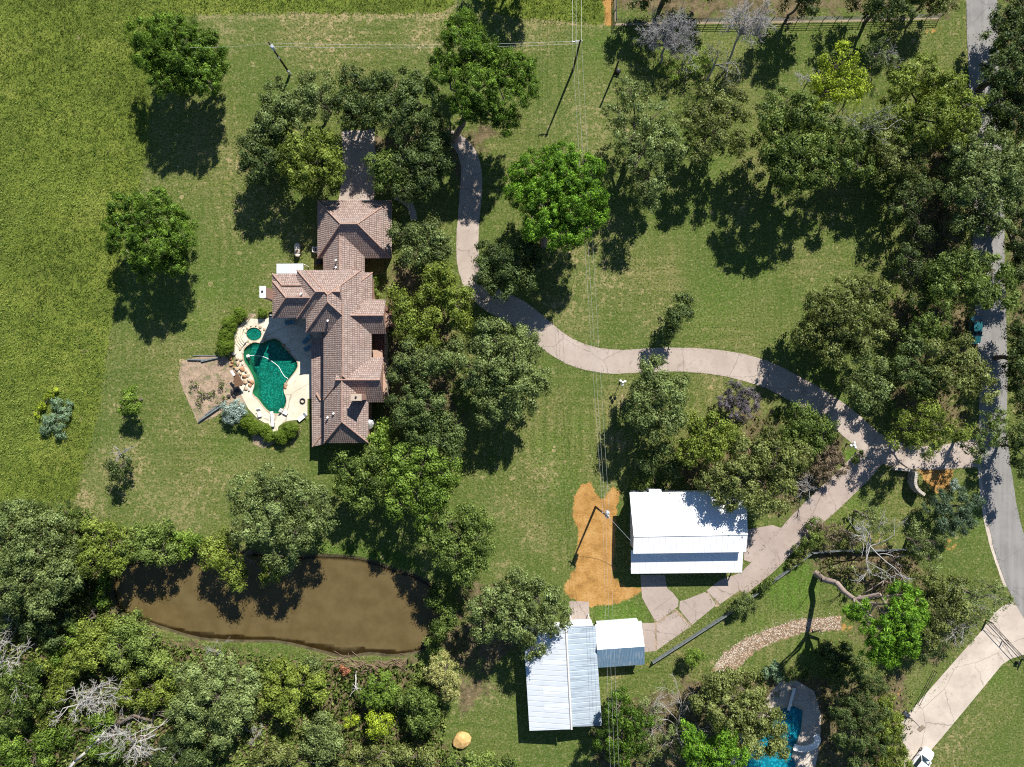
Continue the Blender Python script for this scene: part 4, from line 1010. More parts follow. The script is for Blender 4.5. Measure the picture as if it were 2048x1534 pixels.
for lab, lob in [
    ('clipped round bush, top right one of the arc left of the hot tub', [(481, 630, 13.5)]),
    ('clipped round bush, second from the top in the arc left of the hot tub', [(462, 647, 14.5)]),
    ('clipped round bush, third from the top in the arc left of the hot tub', [(453, 669, 14.5)]),
    ('clipped round bush at the lower end of the arc, above the mulched bed', [(451, 693, 16)]),
    ('lone small clipped bush at the corner of the house and deck', [(525, 626, 8.5)]),
    ('clipped bush nearest the silver-grey shrub below the pool', [(494, 843, 13.5)]),
    ('clipped bush, second from the silver-grey shrub below the pool', [(511, 855, 13)]),
    ('clipped bush in the middle of the row below the pool', [(528, 860, 12)]),
    ('clipped bush left of the deck path below the diving board', [(540, 873, 11)]),
    ('clipped bush right of the deck path below the diving board', [(563, 872, 13.5)]),
    ('clipped bush at the right end of the row below the pool', [(582, 858, 15)])]:
    tree('clipped_bush', lab, 'bush', 'clipped round bushes round the pool', lob, lob[0][2] * S * 0.75, 'clip', 'box', trunk_r=0.06)
SHRUB('strip of green hedge against the east wall behind the garage court', [(752, 555, 7), (753, 570, 7), (754, 585, 7)], 0.6, 'bright')
# --- lower left thicket
OAK('large grey oak at the left edge, upper half of the thicket', [(35, 1050, 52), (100, 1065, 46), (60, 1100, 50), (5, 1095, 40)], 7.5, 'grey')
OAK('large grey oak below the left-edge oak, above the shaded hollow', [(65, 1150, 50), (125, 1150, 44), (20, 1175, 46), (90, 1195, 40), (140, 1105, 36)], 7.5, 'grey', tint=-0.03)
OAK('yellow-green tree between the left-edge oaks and the pond', [(188, 1072, 34), (225, 1085, 34), (190, 1118, 34), (228, 1128, 28)], 8.0, 'yellow')
OAK('green thicket tree above the left tip of the pond', [(285, 1072, 28), (322, 1062, 26), (300, 1100, 28), (335, 1108, 24), (265, 1095, 26)], 7.5, 'green', tint=0.12)
OAK('bright green bush tree between thicket and large grey pond oak', [(362, 1082, 24), (388, 1078, 18), (370, 1100, 18)], 4.0, 'bright')
SHRUB('dark green brush along the lawn edge above the left-edge oak', [(90, 1015, 16), (130, 1022, 20), (165, 1035, 22), (60, 1008, 12), (185, 1050, 14)], 1.5, 'green', group='thicket brush')
OAK('low yellow-green tree south of the left tip of the pond', [(185, 1270, 30), (160, 1300, 28), (210, 1255, 26), (150, 1330, 28), (190, 1310, 30)], 4.5, 'yellow', tint=0.08)
OAK('green tree with a smooth round crown south of the left pond bank', [(250, 1260, 30), (285, 1290, 34), (240, 1300, 34), (300, 1325, 28), (330, 1330, 22), (265, 1240, 18)], 4.8, 'green', tint=0.2)
OAK('dark green tree at the left edge below the shaded hollow', [(30, 1358, 34), (55, 1395, 34), (20, 1428, 36), (65, 1350, 24)], 5.0, 'green', tint=-0.08)
OAK('large speckled grey-green oak south of the pond', [(400, 1350, 40), (450, 1340, 36), (490, 1368, 36), (430, 1398, 46), (372, 1398, 36), (480, 1420, 36), (392, 1448, 40), (450, 1458, 32)], 7.0, 'grey', tint=0.14)
OAK('pale green tree right of the speckled oak, south of the pond', [(560, 1342, 28), (600, 1368, 34), (550, 1388, 32), (632, 1378, 26), (580, 1410, 30)], 5.5, 'yellow', tint=0.10)
OAK('grey-green tree below the pale green tree in the thicket', [(640, 1450, 30), (668, 1478, 26), (622, 1482, 26), (650, 1505, 22)], 4.5, 'grey')
OAK('small lime green bush tree in the middle of the lower thicket', [(752, 1436, 18), (766, 1455, 17), (748, 1465, 15), (775, 1440, 10)], 4.0, 'lime', tint=-0.1)
SHRUB('smallest lime green bush, left of the lime bush tree', [(697, 1446, 11), (712, 1438, 9)], 1.5, 'lime', group='thicket brush')
OAK('mid-green tree above the small lime bush tree', [(740, 1395, 26), (778, 1388, 26), (760, 1362, 22)], 4.5, 'bright', tint=-0.05)
OAK('dark green tree left of the sandy mound', [(815, 1395, 26), (850, 1405, 30), (838, 1445, 26), (862, 1440, 20)], 5.0, 'green', tint=-0.05)
OAK('straw yellow willow-like tree at the southeast corner of the pond', [(880, 1322, 22), (892, 1352, 30), (902, 1382, 22), (868, 1345, 20)], 4.5, 'straw', 'shrub')
SHRUB('rust red dead bush on the east shore of the pond', [(872, 1272, 10), (876, 1286, 7)], 1.2, 'red', group='thicket brush')
SHRUB('rust red bush at the west end of the brush pile', [(686, 1335, 8), (692, 1342, 7)], 0.8, 'red', group='thicket brush')
OAK('shaded green shrub tree on the east shore of the pond', [(872, 1205, 22), (892, 1230, 24), (876, 1258, 22), (868, 1292, 18), (880, 1178, 20)], 4.5, 'green', tint=-0.1)
OAK('grey-green bush on the south pond bank', [(618, 1325, 18), (632, 1335, 16), (606, 1338, 12)], 2.5, 'grey', tint=-0.1)
OAK('low olive scrub at the bottom edge left of the sandy mound', [(760, 1520, 28), (800, 1500, 26), (850, 1512, 26), (720, 1515, 24)], 2.2, 'olive', 'oak', tint=0.1)
OAK('low green scrub at the bottom edge right of the sandy mound', [(950, 1520, 24), (985, 1528, 22), (910, 1525, 24), (1020, 1530, 18)], 2.0, 'green', 'oak', tint=0.08)
OAK('low olive scrub at the bottom edge below the speckled oak', [(560, 1500, 28), (600, 1522, 26), (520, 1520, 24), (680, 1530, 22)], 2.4, 'olive', 'oak')
OAK('green scrub tree in the bottom left corner', [(30, 1500, 32), (70, 1530, 30), (85, 1480, 26), (15, 1470, 26)], 3.5, 'bright', tint=-0.08)
OAK('bright green scrub between the two bleached trees', [(205, 1440, 22), (190, 1490, 24), (225, 1500, 22), (130, 1470, 22), (350, 1420, 20)], 3.0, 'bright', tint=-0.05)
OAK('yellow-green low tree right of the upper bleached tree', [(300, 1395, 22), (330, 1370, 24), (345, 1400, 20), (250, 1385, 22), (270, 1350, 24)], 3.4, 'yellow', tint=0.05)
OAK('olive low tree between the dark left-edge tree and the upper bleached tree', [(110, 1390, 24), (125, 1350, 24), (95, 1430, 24), (80, 1330, 20)], 3.2, 'yellow', tint=-0.05)
OAK('grey low tree in the corner between the bleached trees and speckled oak', [(340, 1480, 26), (330, 1525, 26), (380, 1510, 28), (420, 1510, 24)], 3.2, 'dark')
OAK('dark vine-covered tree in the shaded hollow at the left edge', [(60, 1250, 30), (110, 1265, 28), (140, 1235, 26), (25, 1240, 26)], 2.5, 'dark')
OAK('green vine mound between the shaded hollow and the pond tip', [(130, 1290, 18), (115, 1315, 20), (155, 1255, 16), (205, 1200, 18), (215, 1165, 18)], 2.0, 'bright', tint=-0.12)
dead_tree('dead_tree', 'upper of the two wide bleached dead trees in the lower left thicket', (165, 1400, 0), [(95, 1425, 5), (120, 1360, 6), (160, 1345, 6), (215, 1355, 6), (235, 1380, 6), (180, 1440, 5), (130, 1440, 5), (200, 1410, 5)], trunk=(158, 1408, 3.0), r=0.22, depth=4, kids=(2, 4), seed=3, minr=0.020)
dead_tree('dead_tree', 'lower of the two wide bleached dead trees in the lower left thicket', (270, 1500, 0), [(215, 1440, 6), (265, 1425, 6), (320, 1385, 7), (310, 1450, 6), (300, 1520, 5), (240, 1530, 5), (325, 1490, 5), (280, 1465, 5)], trunk=(268, 1490, 2.6), r=0.22, depth=4, kids=(2, 4), seed=4, minr=0.020)
dead_tree('dead_tree', 'bleached dead tree at the left edge above the dark tree', (8, 1320, 0), [(25, 1250, 5), (50, 1310, 5), (80, 1330, 4), (5, 1255, 5), (30, 1290, 5)], r=0.18, depth=3, seed=6, minr=0.026)
dead_tree('dead_sapling', 'thin bare sapling on the south bank of the pond', (442, 1300, 0), [(438, 1275, 4), (450, 1278, 4), (432, 1285, 3.5)], barkk='greydead', r=0.06, depth=2, seed=7, cat='sapling')
dead_tree('dead_stump', 'star-shaped bleached uprooted stump on the thicket edge', (712, 1340, 0), [(695, 1365, 2.5), (735, 1370, 2.5), (728, 1392, 2.5), (700, 1395, 2.5), (712, 1400, 2.2), (693, 1385, 2.4), (725, 1360, 2.6)], trunk=(712, 1376, 2.6), r=0.14, depth=1, kids=(1, 2), seed=8, cat='stump', group=None)
# --- bare grey trees at the ranch fence
dead_tree('dead_tree', 'dark fallen-looking bare tree nearest the fence corner', (1322, 125, 0), [(1295, 50, 5), (1340, 20, 6), (1370, 40, 6), (1395, 80, 5), (1285, 85, 5), (1360, 100, 4), (1315, 55, 6), (1380, 25, 6), (1300, 30, 6), (1350, 60, 6), (1392, 50, 6), (1280, 105, 4.5), (1345, 105, 4.5), (1400, 100, 5), (1330, 40, 6.5)], trunk=(1330, 90, 3), barkk='greydead', r=0.2, depth=4, kids=(3, 5), seed=14, minr=0.02)
dead_tree('dead_tree', 'pale bare tree with upright twigs crossing the ranch fence', (1452, 140, 0), [(1480, 10, 9), (1505, 20, 9), (1530, 10, 9), (1465, 30, 9), (1545, 40, 8), (1490, 40, 9), (1470, 50, 8), (1520, 50, 8.5), (1500, 0, 9.5), (1540, 20, 9), (1455, 45, 8), (1530, 65, 8)], trunk=(1480, 70, 5.5), barkk='dead', r=0.2, depth=4, kids=(3, 5), spread=0.5, seed=15, minr=0.02)
dead_tree('dead_tree', 'leaning dark bare tree between the pale bare tree and the open oak', (1400, 190, 0), [(1450, 90, 9), (1425, 95, 8), (1460, 140, 7), (1500, 118, 8), (1480, 150, 6)], trunk=(1428, 130, 5), barkk='greydead', r=0.16, depth=3, kids=(2, 4), leaf='olive', seed=16)
dead_tree('dead_tree', 'grey leafless tree spreading over the broad dark green oak', (1700, 250, 0), [(1660, 265, 10), (1710, 215, 11), (1780, 225, 11), (1810, 245, 10), (1760, 300, 10), (1690, 290, 10), (1740, 190, 11), (1800, 300, 9)], trunk=(1728, 248, 7.5), barkk='greydead', r=0.18, depth=4, kids=(2, 4), leaf='yellow', seed=17, minr=0.022)
OAK('hazy light green sapling clump under the bare trees at the fence', [(1395, 108, 22), (1375, 130, 24), (1412, 135, 18), (1350, 145, 22)], 2.2, 'bright', 'sparse')
OAK('dark tree at the top edge behind the ranch fence', [(1620, 5, 24), (1600, -30, 40), (1640, -40, 40)], 8.5, 'dark')
OAK('dark green tree at the top edge left of the road, behind the fence', [(1760, 5, 34), (1800, 15, 26), (1740, -30, 40), (1830, -20, 36)], 8.0, 'dark', tint=0.05)
OAK('olive tree at the top edge beside the road', [(1880, 0, 28), (1900, -30, 30), (1860, -40, 36)], 7.0, 'olive')
OAK('dark tree at the top edge above the bare trees', [(1280, -20, 30), (1330, -40, 44), (1420, -50, 40)], 7.0, 'dark')
OAK('dark tree at the top edge above the tall two-headed pine', [(1020, -70, 44), (990, -110, 44), (1060, -90, 36)], 8.0, 'dark')
OAK('shaded oak at the right edge between the road and the fence stripes', [(2052, 650, 34), (2052, 730, 36), (2046, 800, 32), (2070, 690, 40)], 7.0, 'dark')
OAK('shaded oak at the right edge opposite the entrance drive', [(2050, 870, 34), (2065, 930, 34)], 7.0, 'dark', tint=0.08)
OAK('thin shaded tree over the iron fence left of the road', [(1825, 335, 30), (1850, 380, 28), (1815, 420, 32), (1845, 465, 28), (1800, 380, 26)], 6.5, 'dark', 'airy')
OAK('dull olive oak under the spreading grey leafless tree', [(1760, 292, 34), (1800, 318, 32), (1735, 262, 28), (1785, 255, 30), (1770, 340, 26)], 8.0, 'olive', tint=-0.06)
OAK('leafy dark tree left of the green oak that arches over the road', [(1830, 545, 28), (1842, 590, 28), (1810, 510, 24)], 7.0, 'dark', 'airy')

SHRUB('green vine bush over the middle of the slanting board fence', [(1528, 1172, 12), (1540, 1160, 11), (1518, 1182, 9)], 1.1, 'green', group='bushes on the board fence')
SHRUB('olive weed bush at the upper end of the slanting board fence', [(1585, 1128, 12), (1600, 1116, 12)], 1.1, 'olive', group='bushes on the board fence')
SHRUB('leafy creeper over the straight board fence under the bare tree', [(1690, 1092, 12), (1715, 1094, 12), (1740, 1096, 10)], 1.1, 'green', 'sparse', group='bushes on the board fence')
SHRUB('green weeds in the middle of the mulched bed', [(385, 770, 9), (400, 790, 10), (392, 808, 8), (420, 785, 8), (440, 800, 9), (445, 770, 7)], 0.5, 'green', 'sparse')

OAK('olive underbrush between the straight board fence and the lime pine', [(1668, 1130, 20), (1700, 1140, 20), (1730, 1135, 22), (1715, 1165, 18), (1760, 1150, 22)], 2.2, 'olive', 'sparse')
OAK('brownish underbrush right of the arching bare tree', [(1790, 1120, 22), (1800, 1150, 24), (1775, 1170, 18)], 2.6, 'rust', 'sparse')
OAK('pale grey shrub tree right of the lime pine above the neighbour drive', [(1925, 1268, 20), (1905, 1290, 20), (1940, 1240, 18)], 4.0, 'grey', 'sparse')
SHRUB('dark green shrub by the head of the white slide deck', [(1570, 1352, 14), (1590, 1346, 13), (1608, 1350, 12)], 1.4, 'green', 'shrub')

dead_tree('bare_shrub', 'grey twiggy bare shrub below the yellow-green low tree, between the bleached trees', (205, 1465, 0), [(190, 1445, 2.5), (220, 1440, 2.5), (225, 1475, 2.5), (195, 1485, 2.2)], barkk='greydead', r=0.07, depth=3, cat='shrub', seed=41, group='bare shrubs', trunk=(205, 1463, .5))
dead_tree('bare_shrub', 'grey twiggy bare shrub at the bottom edge between the bleached tree and speckled oak', (345, 1505, 0), [(330, 1485, 3), (365, 1490, 3), (360, 1520, 3), (330, 1520, 3)], barkk='greydead', r=0.07, depth=3, cat='shrub', seed=42, group='bare shrubs', trunk=(345, 1503, .8))
dead_tree('bare_shrub', 'pale twiggy bare shrub on the straw-coloured gap below the pale green tree', (510, 1470, 0), [(495, 1455, 2), (525, 1455, 2), (520, 1485, 2)], barkk='dead', r=0.06, depth=3, cat='shrub', seed=43, group='bare shrubs', trunk=(510, 1468, .5))
dead_tree('bare_shrub', 'grey twiggy bare shrub right of the lime yellow tree by the fence', (1768, 118, 0), [(1750, 90, 5), (1790, 95, 5), (1780, 125, 5), (1800, 110, 5), (1765, 95, 5)], barkk='greydead', r=0.1, depth=4, kids=(2, 4), cat='shrub', seed=44, group='bare shrubs', trunk=(1768, 112, 2))
dead_tree('bare_shrub', 'grey twiggy bare shrub at the left side of the lime yellow tree', (1615, 165, 0), [(1600, 140, 5), (1630, 135, 6), (1640, 160, 6), (1605, 175, 5), (1625, 150, 6)], barkk='dead', r=0.1, depth=4, kids=(2, 4), cat='shrub', seed=45, group='bare shrubs', trunk=(1618, 158, 2.5))
# ------------------------------------------------------------------ tile-roofed house
def tile_mat():
    g = G('clay_roof_tile')
    uv = g.n('ShaderNodeUVMap', None, uv_map='UVMap').outputs[0]
    br = g.n('ShaderNodeTexBrick', {'Vector': uv, 'Color1': (0.275, 0.200, 0.172, 1), 'Color2': (0.395, 0.305, 0.265, 1), 'Mortar': (0.10, 0.070, 0.062, 1), 'Scale': 1.0, 'Mortar Size': 0.030, 'Brick Width': 0.33, 'Row Height': 0.42, 'Bias': -0.1})
    c = br.outputs['Color']
    n = g.noise(0.30, 5, 0.65)
    c = g.mix(g.rng(n, 0.48, 0.7, 0, 0.55), c, (0.27, 0.225, 0.205))
    n2 = g.noise(1.4, 5, 0.7)
    c = g.mix(g.rng(n2, 0.55, 0.72, 0, 0.4), c, (0.46, 0.315, 0.245))
    sep = g.n('ShaderNodeSeparateXYZ', {0: uv})
    row = g.math('FRACT', g.math('DIVIDE', sep.outputs[1], 0.42))
    colw = g.math('ABSOLUTE', g.math('SINE', g.math('MULTIPLY', sep.outputs[0], math.pi / 0.33)))
    hgt = g.math('ADD', g.math('MULTIPLY', g.math('SUBTRACT', 1.0, row), 0.7), g.math('MULTIPLY', colw, 0.5))
    return g.pbr(c, 0.85, g.bump(hgt, 0.9, 0.09), 0, 0.2)
M['tile'] = tile_mat()
M['ridge'] = plain('ridge_tile', (0.37, 0.235, 0.18), 0.8, 0, 0.25, 3)
def brick_mat():
    g = G('house_brick')
    gx = g.n('ShaderNodeSeparateXYZ', {0: g.coord()})
    v = g.n('ShaderNodeCombineXYZ', {0: g.math('ADD', gx.outputs[0], gx.outputs[1]), 1: gx.outputs[2]}).outputs[0]
    br = g.n('ShaderNodeTexBrick', {'Vector': v, 'Color1': (0.32, 0.13, 0.085, 1), 'Color2': (0.43, 0.20, 0.135, 1), 'Mortar': (0.40, 0.36, 0.31, 1), 'Scale': 1.0, 'Mortar Size': 0.012, 'Brick Width': 0.24, 'Row Height': 0.08})
    return g.pbr(br.outputs['Color'], 0.9, None, 0, 0.2)
M['brick'] = brick_mat()
M['white'] = plain('white_paint', (0.78, 0.77, 0.74), 0.6, 0, 0.06, 5)
def metal_roof(name, c, streak=None, axis=0, rib=0.3, rough=0.45, metal=0.35, sv=0.5):
    g = G(name)
    n = g.noise(0.35, 5, 0.65)
    cc = g.ramp(n, [(0.3, tuple(x * 0.9 for x in c)), (0.7, tuple(min(1, x * 1.06) for x in c))])
    if streak:
        sc = (2.2, 0.10, 1) if axis == 0 else (0.10, 2.2, 1)
        s_ = g.noise(1.0, 4, 0.65, g.coord(sc))
        cc = g.mix(g.rng(s_, 0.48, 0.66, 0, sv), cc, streak)
    sep = g.n('ShaderNodeSeparateXYZ', {0: g.coord()})
    w = g.math('ABSOLUTE', g.math('SINE', g.math('MULTIPLY', sep.outputs[axis], math.pi / rib)))
    h = g.rng(w, 0.0, 0.35)
    cc = g.mix(g.rng(w, 0.0, 0.16, 0.22 if min(c) < 0.7 else 0.05, 0.0), cc, tuple(x * 0.5 for x in c))
    sp = g.noise(0.8, 5, 0.75, g.coord((0.35, 2.2, 1) if axis == 0 else (2.2, 0.35, 1)))
    cc = g.mix(g.rng(sp, 0.66, 0.74, 0, 0.55), cc, (0.30, 0.27, 0.25))
    return g.pbr(cc, rough, g.bump(h, 0.6, 0.05), metal, 0.4)
M['barn_roof'] = metal_roof('white_metal_roof', (0.80, 0.81, 0.82), (0.74, 0.745, 0.75), 0, 0.9, 0.5, 0.0, 0.5)
M['barn_wall'] = metal_roof('white_metal_wall', (0.62, 0.66, 0.70), None, 0, 0.6, 0.5, 0.0)
M['silver_pale'] = metal_roof('pale_tin_roof', (0.56, 0.60, 0.64), (0.62, 0.63, 0.66), 1, 0.85, 0.5, 0.1, 0.5)
M['silver_blue'] = metal_roof('weathered_tin_roof', (0.40, 0.465, 0.52), (0.22, 0.26, 0.30), 1, 0.85, 0.5, 0.15, 0.75)
M['silver_new'] = metal_roof('newer_tin_sheet', (0.64, 0.68, 0.72), None, 1, 0.85, 0.5, 0.1)
M['shed_white'] = metal_roof('white_shed_roof', (0.78, 0.79, 0.80), None, 0, 0.9, 0.5, 0.0)
M['shed_blue_shade'] = metal_roof('blue_shade_worn_roof', (0.20, 0.33, 0.45), (0.46, 0.51, 0.54), 0, 0.45, 0.5, 0.1, 0.6)  # blue skylit shade put into the base colour; pale streaks are worn coating
M['trim'] = plain('pale_trim', (0.55, 0.52, 0.48), 0.6)
M['glass'] = plain('dark_glass', (0.03, 0.04, 0.05), 0.08, 0, 0.1, 1, 0.6)
M['stucco'] = plain('tan_stucco', (0.42, 0.34, 0.26), 0.9, 0, 0.1, 4)
M['wood'] = plain('brown_wood', (0.16, 0.09, 0.05), 0.7, 0, 0.3, 6)
M['dark_metal'] = plain('dark_metal', (0.035, 0.035, 0.04), 0.45, 0.5, 0.2, 5)
M['grey_metal'] = plain('grey_metal', (0.42, 0.43, 0.45), 0.45, 0.4, 0.12, 4)
M['terracotta'] = plain('terracotta_tile', (0.36, 0.24, 0.18), 0.85, 0, 0.25, 6)
M['stone'] = plain('rough_stone', (0.42, 0.37, 0.32), 0.9, 0, 0.35, 1.6, 0.2, 0.5)

PITCH = 0.84
def roof_obj(faces, parent, name='roof', mat=None, caps=(), thick=0.16):
    """faces: polygons (world points) of roof slopes; UVs run along the eave and up the slope"""
    me = bpy.data.meshes.new(name)
    off = parent.location if parent else Vector((0, 0, 0))
    vs, fs, uvs = [], [], []
    for poly in faces:
        P = [Vector(p) for p in poly]
        nrm = (P[1] - P[0]).cross(P[2] - P[0])
        if nrm.length < 1e-6: nrm = (P[2] - P[1]).cross(P[-1] - P[1])
        if nrm.z < 0: P = P[::-1]; nrm = -nrm
        nrm.normalize()
        u = Vector((0, 0, 1)).cross(nrm)
        if u.length < 1e-4: u = Vector((1, 0, 0))
        u.normalize(); v = nrm.cross(u)
        b = len(vs)
        vs += [tuple(p - off) for p in P]
        fs.append(tuple(range(b, b + len(P))))
        uvs += [(p.dot(u), p.dot(v)) for p in P]
        b = len(vs)
        vs += [tuple(p - off - Vector((0, 0, thick))) for p in P]
        fs.append(tuple(range(b + len(P) - 1, b - 1, -1)))
        uvs += [(p.dot(u), p.dot(v)) for p in P[::-1]]
        n = len(P); a = b - n
        for i in range(n):
            j = (i + 1) % n
            fs.append((a + i, b + i, b + j, a + j))
            uvs += [(P[i].dot(u), P[i].dot(v))] * 2 + [(P[j].dot(u), P[j].dot(v))] * 2
    me.from_pydata(vs, [], fs)
    lay = me.uv_layers.new(name='UVMap')
    lay.data.foreach_set('uv', np.array(uvs, dtype=np.float32).ravel())
    o = link_mesh(name, me, mat or M['tile'], parent)
    if caps:
        mb = MB()
        for a, b in caps:
            a, b = Vector(a), Vector(b)
            d = (b - a); L = d.length; k = max(1, int(L / 0.45))
            for i in range(k):
                p = a + d * (i / k); q = a + d * ((i + 1.12) / k if i < k - 1 else 1.0)
                mb.tube(p + Vector((0, 0, 0.02)), q + Vector((0, 0, 0.02)), 0.115, 0.095, 7)
        c = mb.build('ridge_cap', M['ridge'], None)
        for vtx in c.data.vertices: vtx.co -= off
        c.parent = o
    return o

def hip(parent, x0, y0, x1, y1, ze, axis, end0='hip', end1='hip', wall='brick', inset=0.55, pitch=PITCH, caps=True, name='roof', wname='wall'):
    """hip or gable block over a photo-pixel eave rectangle; end0 = left/top end, end1 = right/bottom end"""
    X0, Y1, _ = W(x0, y0, ze); X1, Y0, _ = W(x1, y1, ze)
    A, B, C_, D = (X0, Y1, ze), (X1, Y1, ze), (X1, Y0, ze), (X0, Y0, ze)     # NW NE SE SW
    if axis == 'x':
        h = (Y1 - Y0) / 2; ym = (Y0 + Y1) / 2; zr = ze + h * pitch
        r0 = (X0 + (h if end0 == 'hip' else 0), ym, zr); r1 = (X1 - (h if end1 == 'hip' else 0), ym, zr)
        F = [[A, B, r1, r0], [D, C_, r1, r0]]
        if end0 == 'hip': F.append([A, D, r0])
        if end1 == 'hip': F.append([B, C_, r1])
        cap = [(r0, r1)]
        if end0 == 'hip': cap += [(A, r0), (D, r0)]
        if end1 == 'hip': cap += [(B, r1), (C_, r1)]
    else:
        h = (X1 - X0) / 2; xm = (X0 + X1) / 2; zr = ze + h * pitch
        r0 = (xm, Y1 - (h if end0 == 'hip' else 0), zr); r1 = (xm, Y0 + (h if end1 == 'hip' else 0), zr)
        F = [[A, D, r1, r0], [B, C_, r1, r0]]
        if end0 == 'hip': F.append([A, B, r0])
        if end1 == 'hip': F.append([D, C_, r1])
        cap = [(r0, r1)]
        if end0 == 'hip': cap += [(A, r0), (B, r0)]
        if end1 == 'hip': cap += [(D, r1), (C_, r1)]
    o = roof_obj(F, parent, name, M['tile'], cap if caps else ())
    mb = MB()
    i = inset
    mb.prism([(X0 + i, Y0 + i), (X1 - i, Y0 + i), (X1 - i, Y1 - i), (X0 + i, Y1 - i)], -0.1, ze - 0.02)
    if axis == 'x':
        for end, x in ((end0, X0 + 0.25), (end1, X1 - 0.25)):
            if end == 'gable':
                s_ = 0.2
                mb.add([(x - s_, Y0 + i, ze - 0.1), (x - s_, Y1 - i, ze - 0.1), (x - s_, (Y0 + Y1) / 2, zr - 0.4), (x + s_ - 0.05, Y0 + i, ze - 0.1), (x + s_ - 0.05, Y1 - i, ze - 0.1), (x + s_ - 0.05, (Y0 + Y1) / 2, zr - 0.4)],
                       [(0, 2, 1), (3, 4, 5), (0, 3, 5, 2), (1, 2, 5, 4), (0, 1, 4, 3)])
    mb.build(wname, M['brick'], parent)
    return o

house = thing('brick_house', 'sprawling brick house with hipped clay tile roofs beside the green swimming pool', 'house', W(680, 640, 0))
hip(house, 634.5, 400.5, 783.5, 516.5, 3.3, 'x')                      # garage block
hip(house, 646, 478, 729, 575, 3.5, 'y', 'gable', 'gable')            # link
hip(house, 594, 540, 690, 637, 6.5, 'x', 'hip', 'gable')              # tall middle
hip(house, 545, 562, 650, 635.5, 6.4, 'x', 'hip', 'gable')            # west wing
hip(house, 544.5, 547, 610, 600, 5.6, 'x', 'hip', 'gable')            # low roof behind the west wing
hip(house, 612, 540.4, 722, 664, 6.52, 'y', 'hip', 'hip')             # tall cross block
hip(house, 700, 545, 745, 628, 4.9, 'y', 'hip', 'gable')              # east bay
hip(house, 660, 599, 772, 668, 5.65, 'x', 'gable', 'gable')           # northeast wing
hip(house, 647, 612, 743, 800, 5.6, 'y', 'gable', 'hip')              # long main ridge
hip(house, 680, 715, 767, 804.5, 5.62, 'x', 'gable', 'gable')         # east wing
hip(house, 648, 735, 737, 886, 5.55, 'y', 'gable', 'hip')             # south block
# lower west veranda roof
za, zb = 2.45, 3.15
q = [W(622.5, 676, za), W(650, 676, zb), W(650, 888, zb), W(624, 893, za)]
roof_obj([q], house, 'veranda_roof', M['tile'], ())
vp = MB()
for y in range(684, 890, 34):
    x, yy, _ = W(625.5, y, 2.2); vp.box((x, yy, 1.38), (0.3, 0.3, 2.75))
for k, y in enumerate(range(684, 890, 34)):
    x, yy, _ = W(626.5, y, 2.2)
    MB().box((x, yy, 1.15), (0.3, 0.3, 2.3)).build('veranda_post', M['stucco'], house)
# terracotta cricket on the veranda roof
a, b = V(633, 787, 2.85), V(641, 801, 3.05)
MB().tube(a, b, 0.17, 0.14, 8).build('ridge_cap', M['ridge'], house)
MB().tube(V(625, 893, 2.55), V(641.5, 872, 3.05), 0.14, 0.12, 8).build('ridge_cap', M['ridge'], house)
# low porch roof and terracotta court at the east side
roof_obj([[W(745, 700, 3.6), W(764, 700, 2.9), W(776, 800, 2.9), W(757, 800, 3.6)]], house, 'porch_roof', M['terracotta'])
slabs('terracotta_court', [[(738, 664), (772, 664), (774, 735), (738, 735)]], M['terracotta'], 0.05)
cw = MB()
pts = [V(773, 664), V(775, 690), V(773, 712), V(776, 740), V(776, 800)]
for p, q2 in zip(pts[:-1], pts[1:]):
    m = (p + q2) / 2; d = q2 - p
    cw.box((m.x, m.y, 0.85), (d.length + 0.1, 0.32, 1.7), math.atan2(d.y, d.x))
cw.build('courtyard_wall', M['stucco'], house)
# dormer wall with window on the northeast gable
dx, dy, _ = W(783, 636, 3.5)
dm = MB(); dm.box((dx - 0.7, dy, 1.9), (1.7, 2.3, 3.8)); dm.build('entry_porch', M['brick'], house)
roof_obj([[W(771, 625, 5.3), W(791, 633, 4.0), W(791, 648, 4.0), W(771, 655, 5.3)]], house, 'entry_roof', M['ridge'])
# fan-shaped metal bay roof on the southeast side
bc = V(732, 848, 3.3); bay = MB(); n = 6
ring = [(bc.x + 1.15 * math.sin(math.pi * i / n) , bc.y + 1.0 * math.cos(math.pi * i / n), 2.6) for i in range(n + 1)]
bay.add([tuple(bc)] + ring, [(0, i + 2, i + 1) for i in range(n)])
bay.add([(p[0], p[1], p[2] - 0.12) for p in ring] + ring, [(i, i + 1, n + 2 + i, n + 1 + i) for i in range(n)])
bay.prism([(p[0] - (0.12 if p[0] > bc.x + 0.1 else 0), p[1] * 0.98 + bc.y * 0.02) for p in ring], 0, 2.5)
bay.build('bay_window', M['grey_metal'], house)
# chimneys
def chimney(cx, cy, z, w, d, capm, zb=0.0, flue=True):
    x, y, _ = W(cx, cy, z)
    m = MB(); m.box((x, y, (z - 0.12 + zb) / 2), (w, d, z - 0.12 - zb)); o = m.build('chimney', M['brick'], house)
    c = MB(); c.box((x, y, z - 0.04), (w + 0.2, d + 0.2, 0.2), 0, 0, 0.04); c.build('chimney_cap', capm, o)
    if flue:
        f = MB(); f.tube((x, y + d * 0.05, z + 0.06), (x, y + d * 0.05, z + 0.22), 0.16, 0.16, 10); f.build('flue', M['dark_metal'], o)
    return o
chimney(525, 584, 9.9, 0.72, 1.6, M['white'])
chimney(712, 795, 10.2, 1.5, 0.85, M['stucco'])
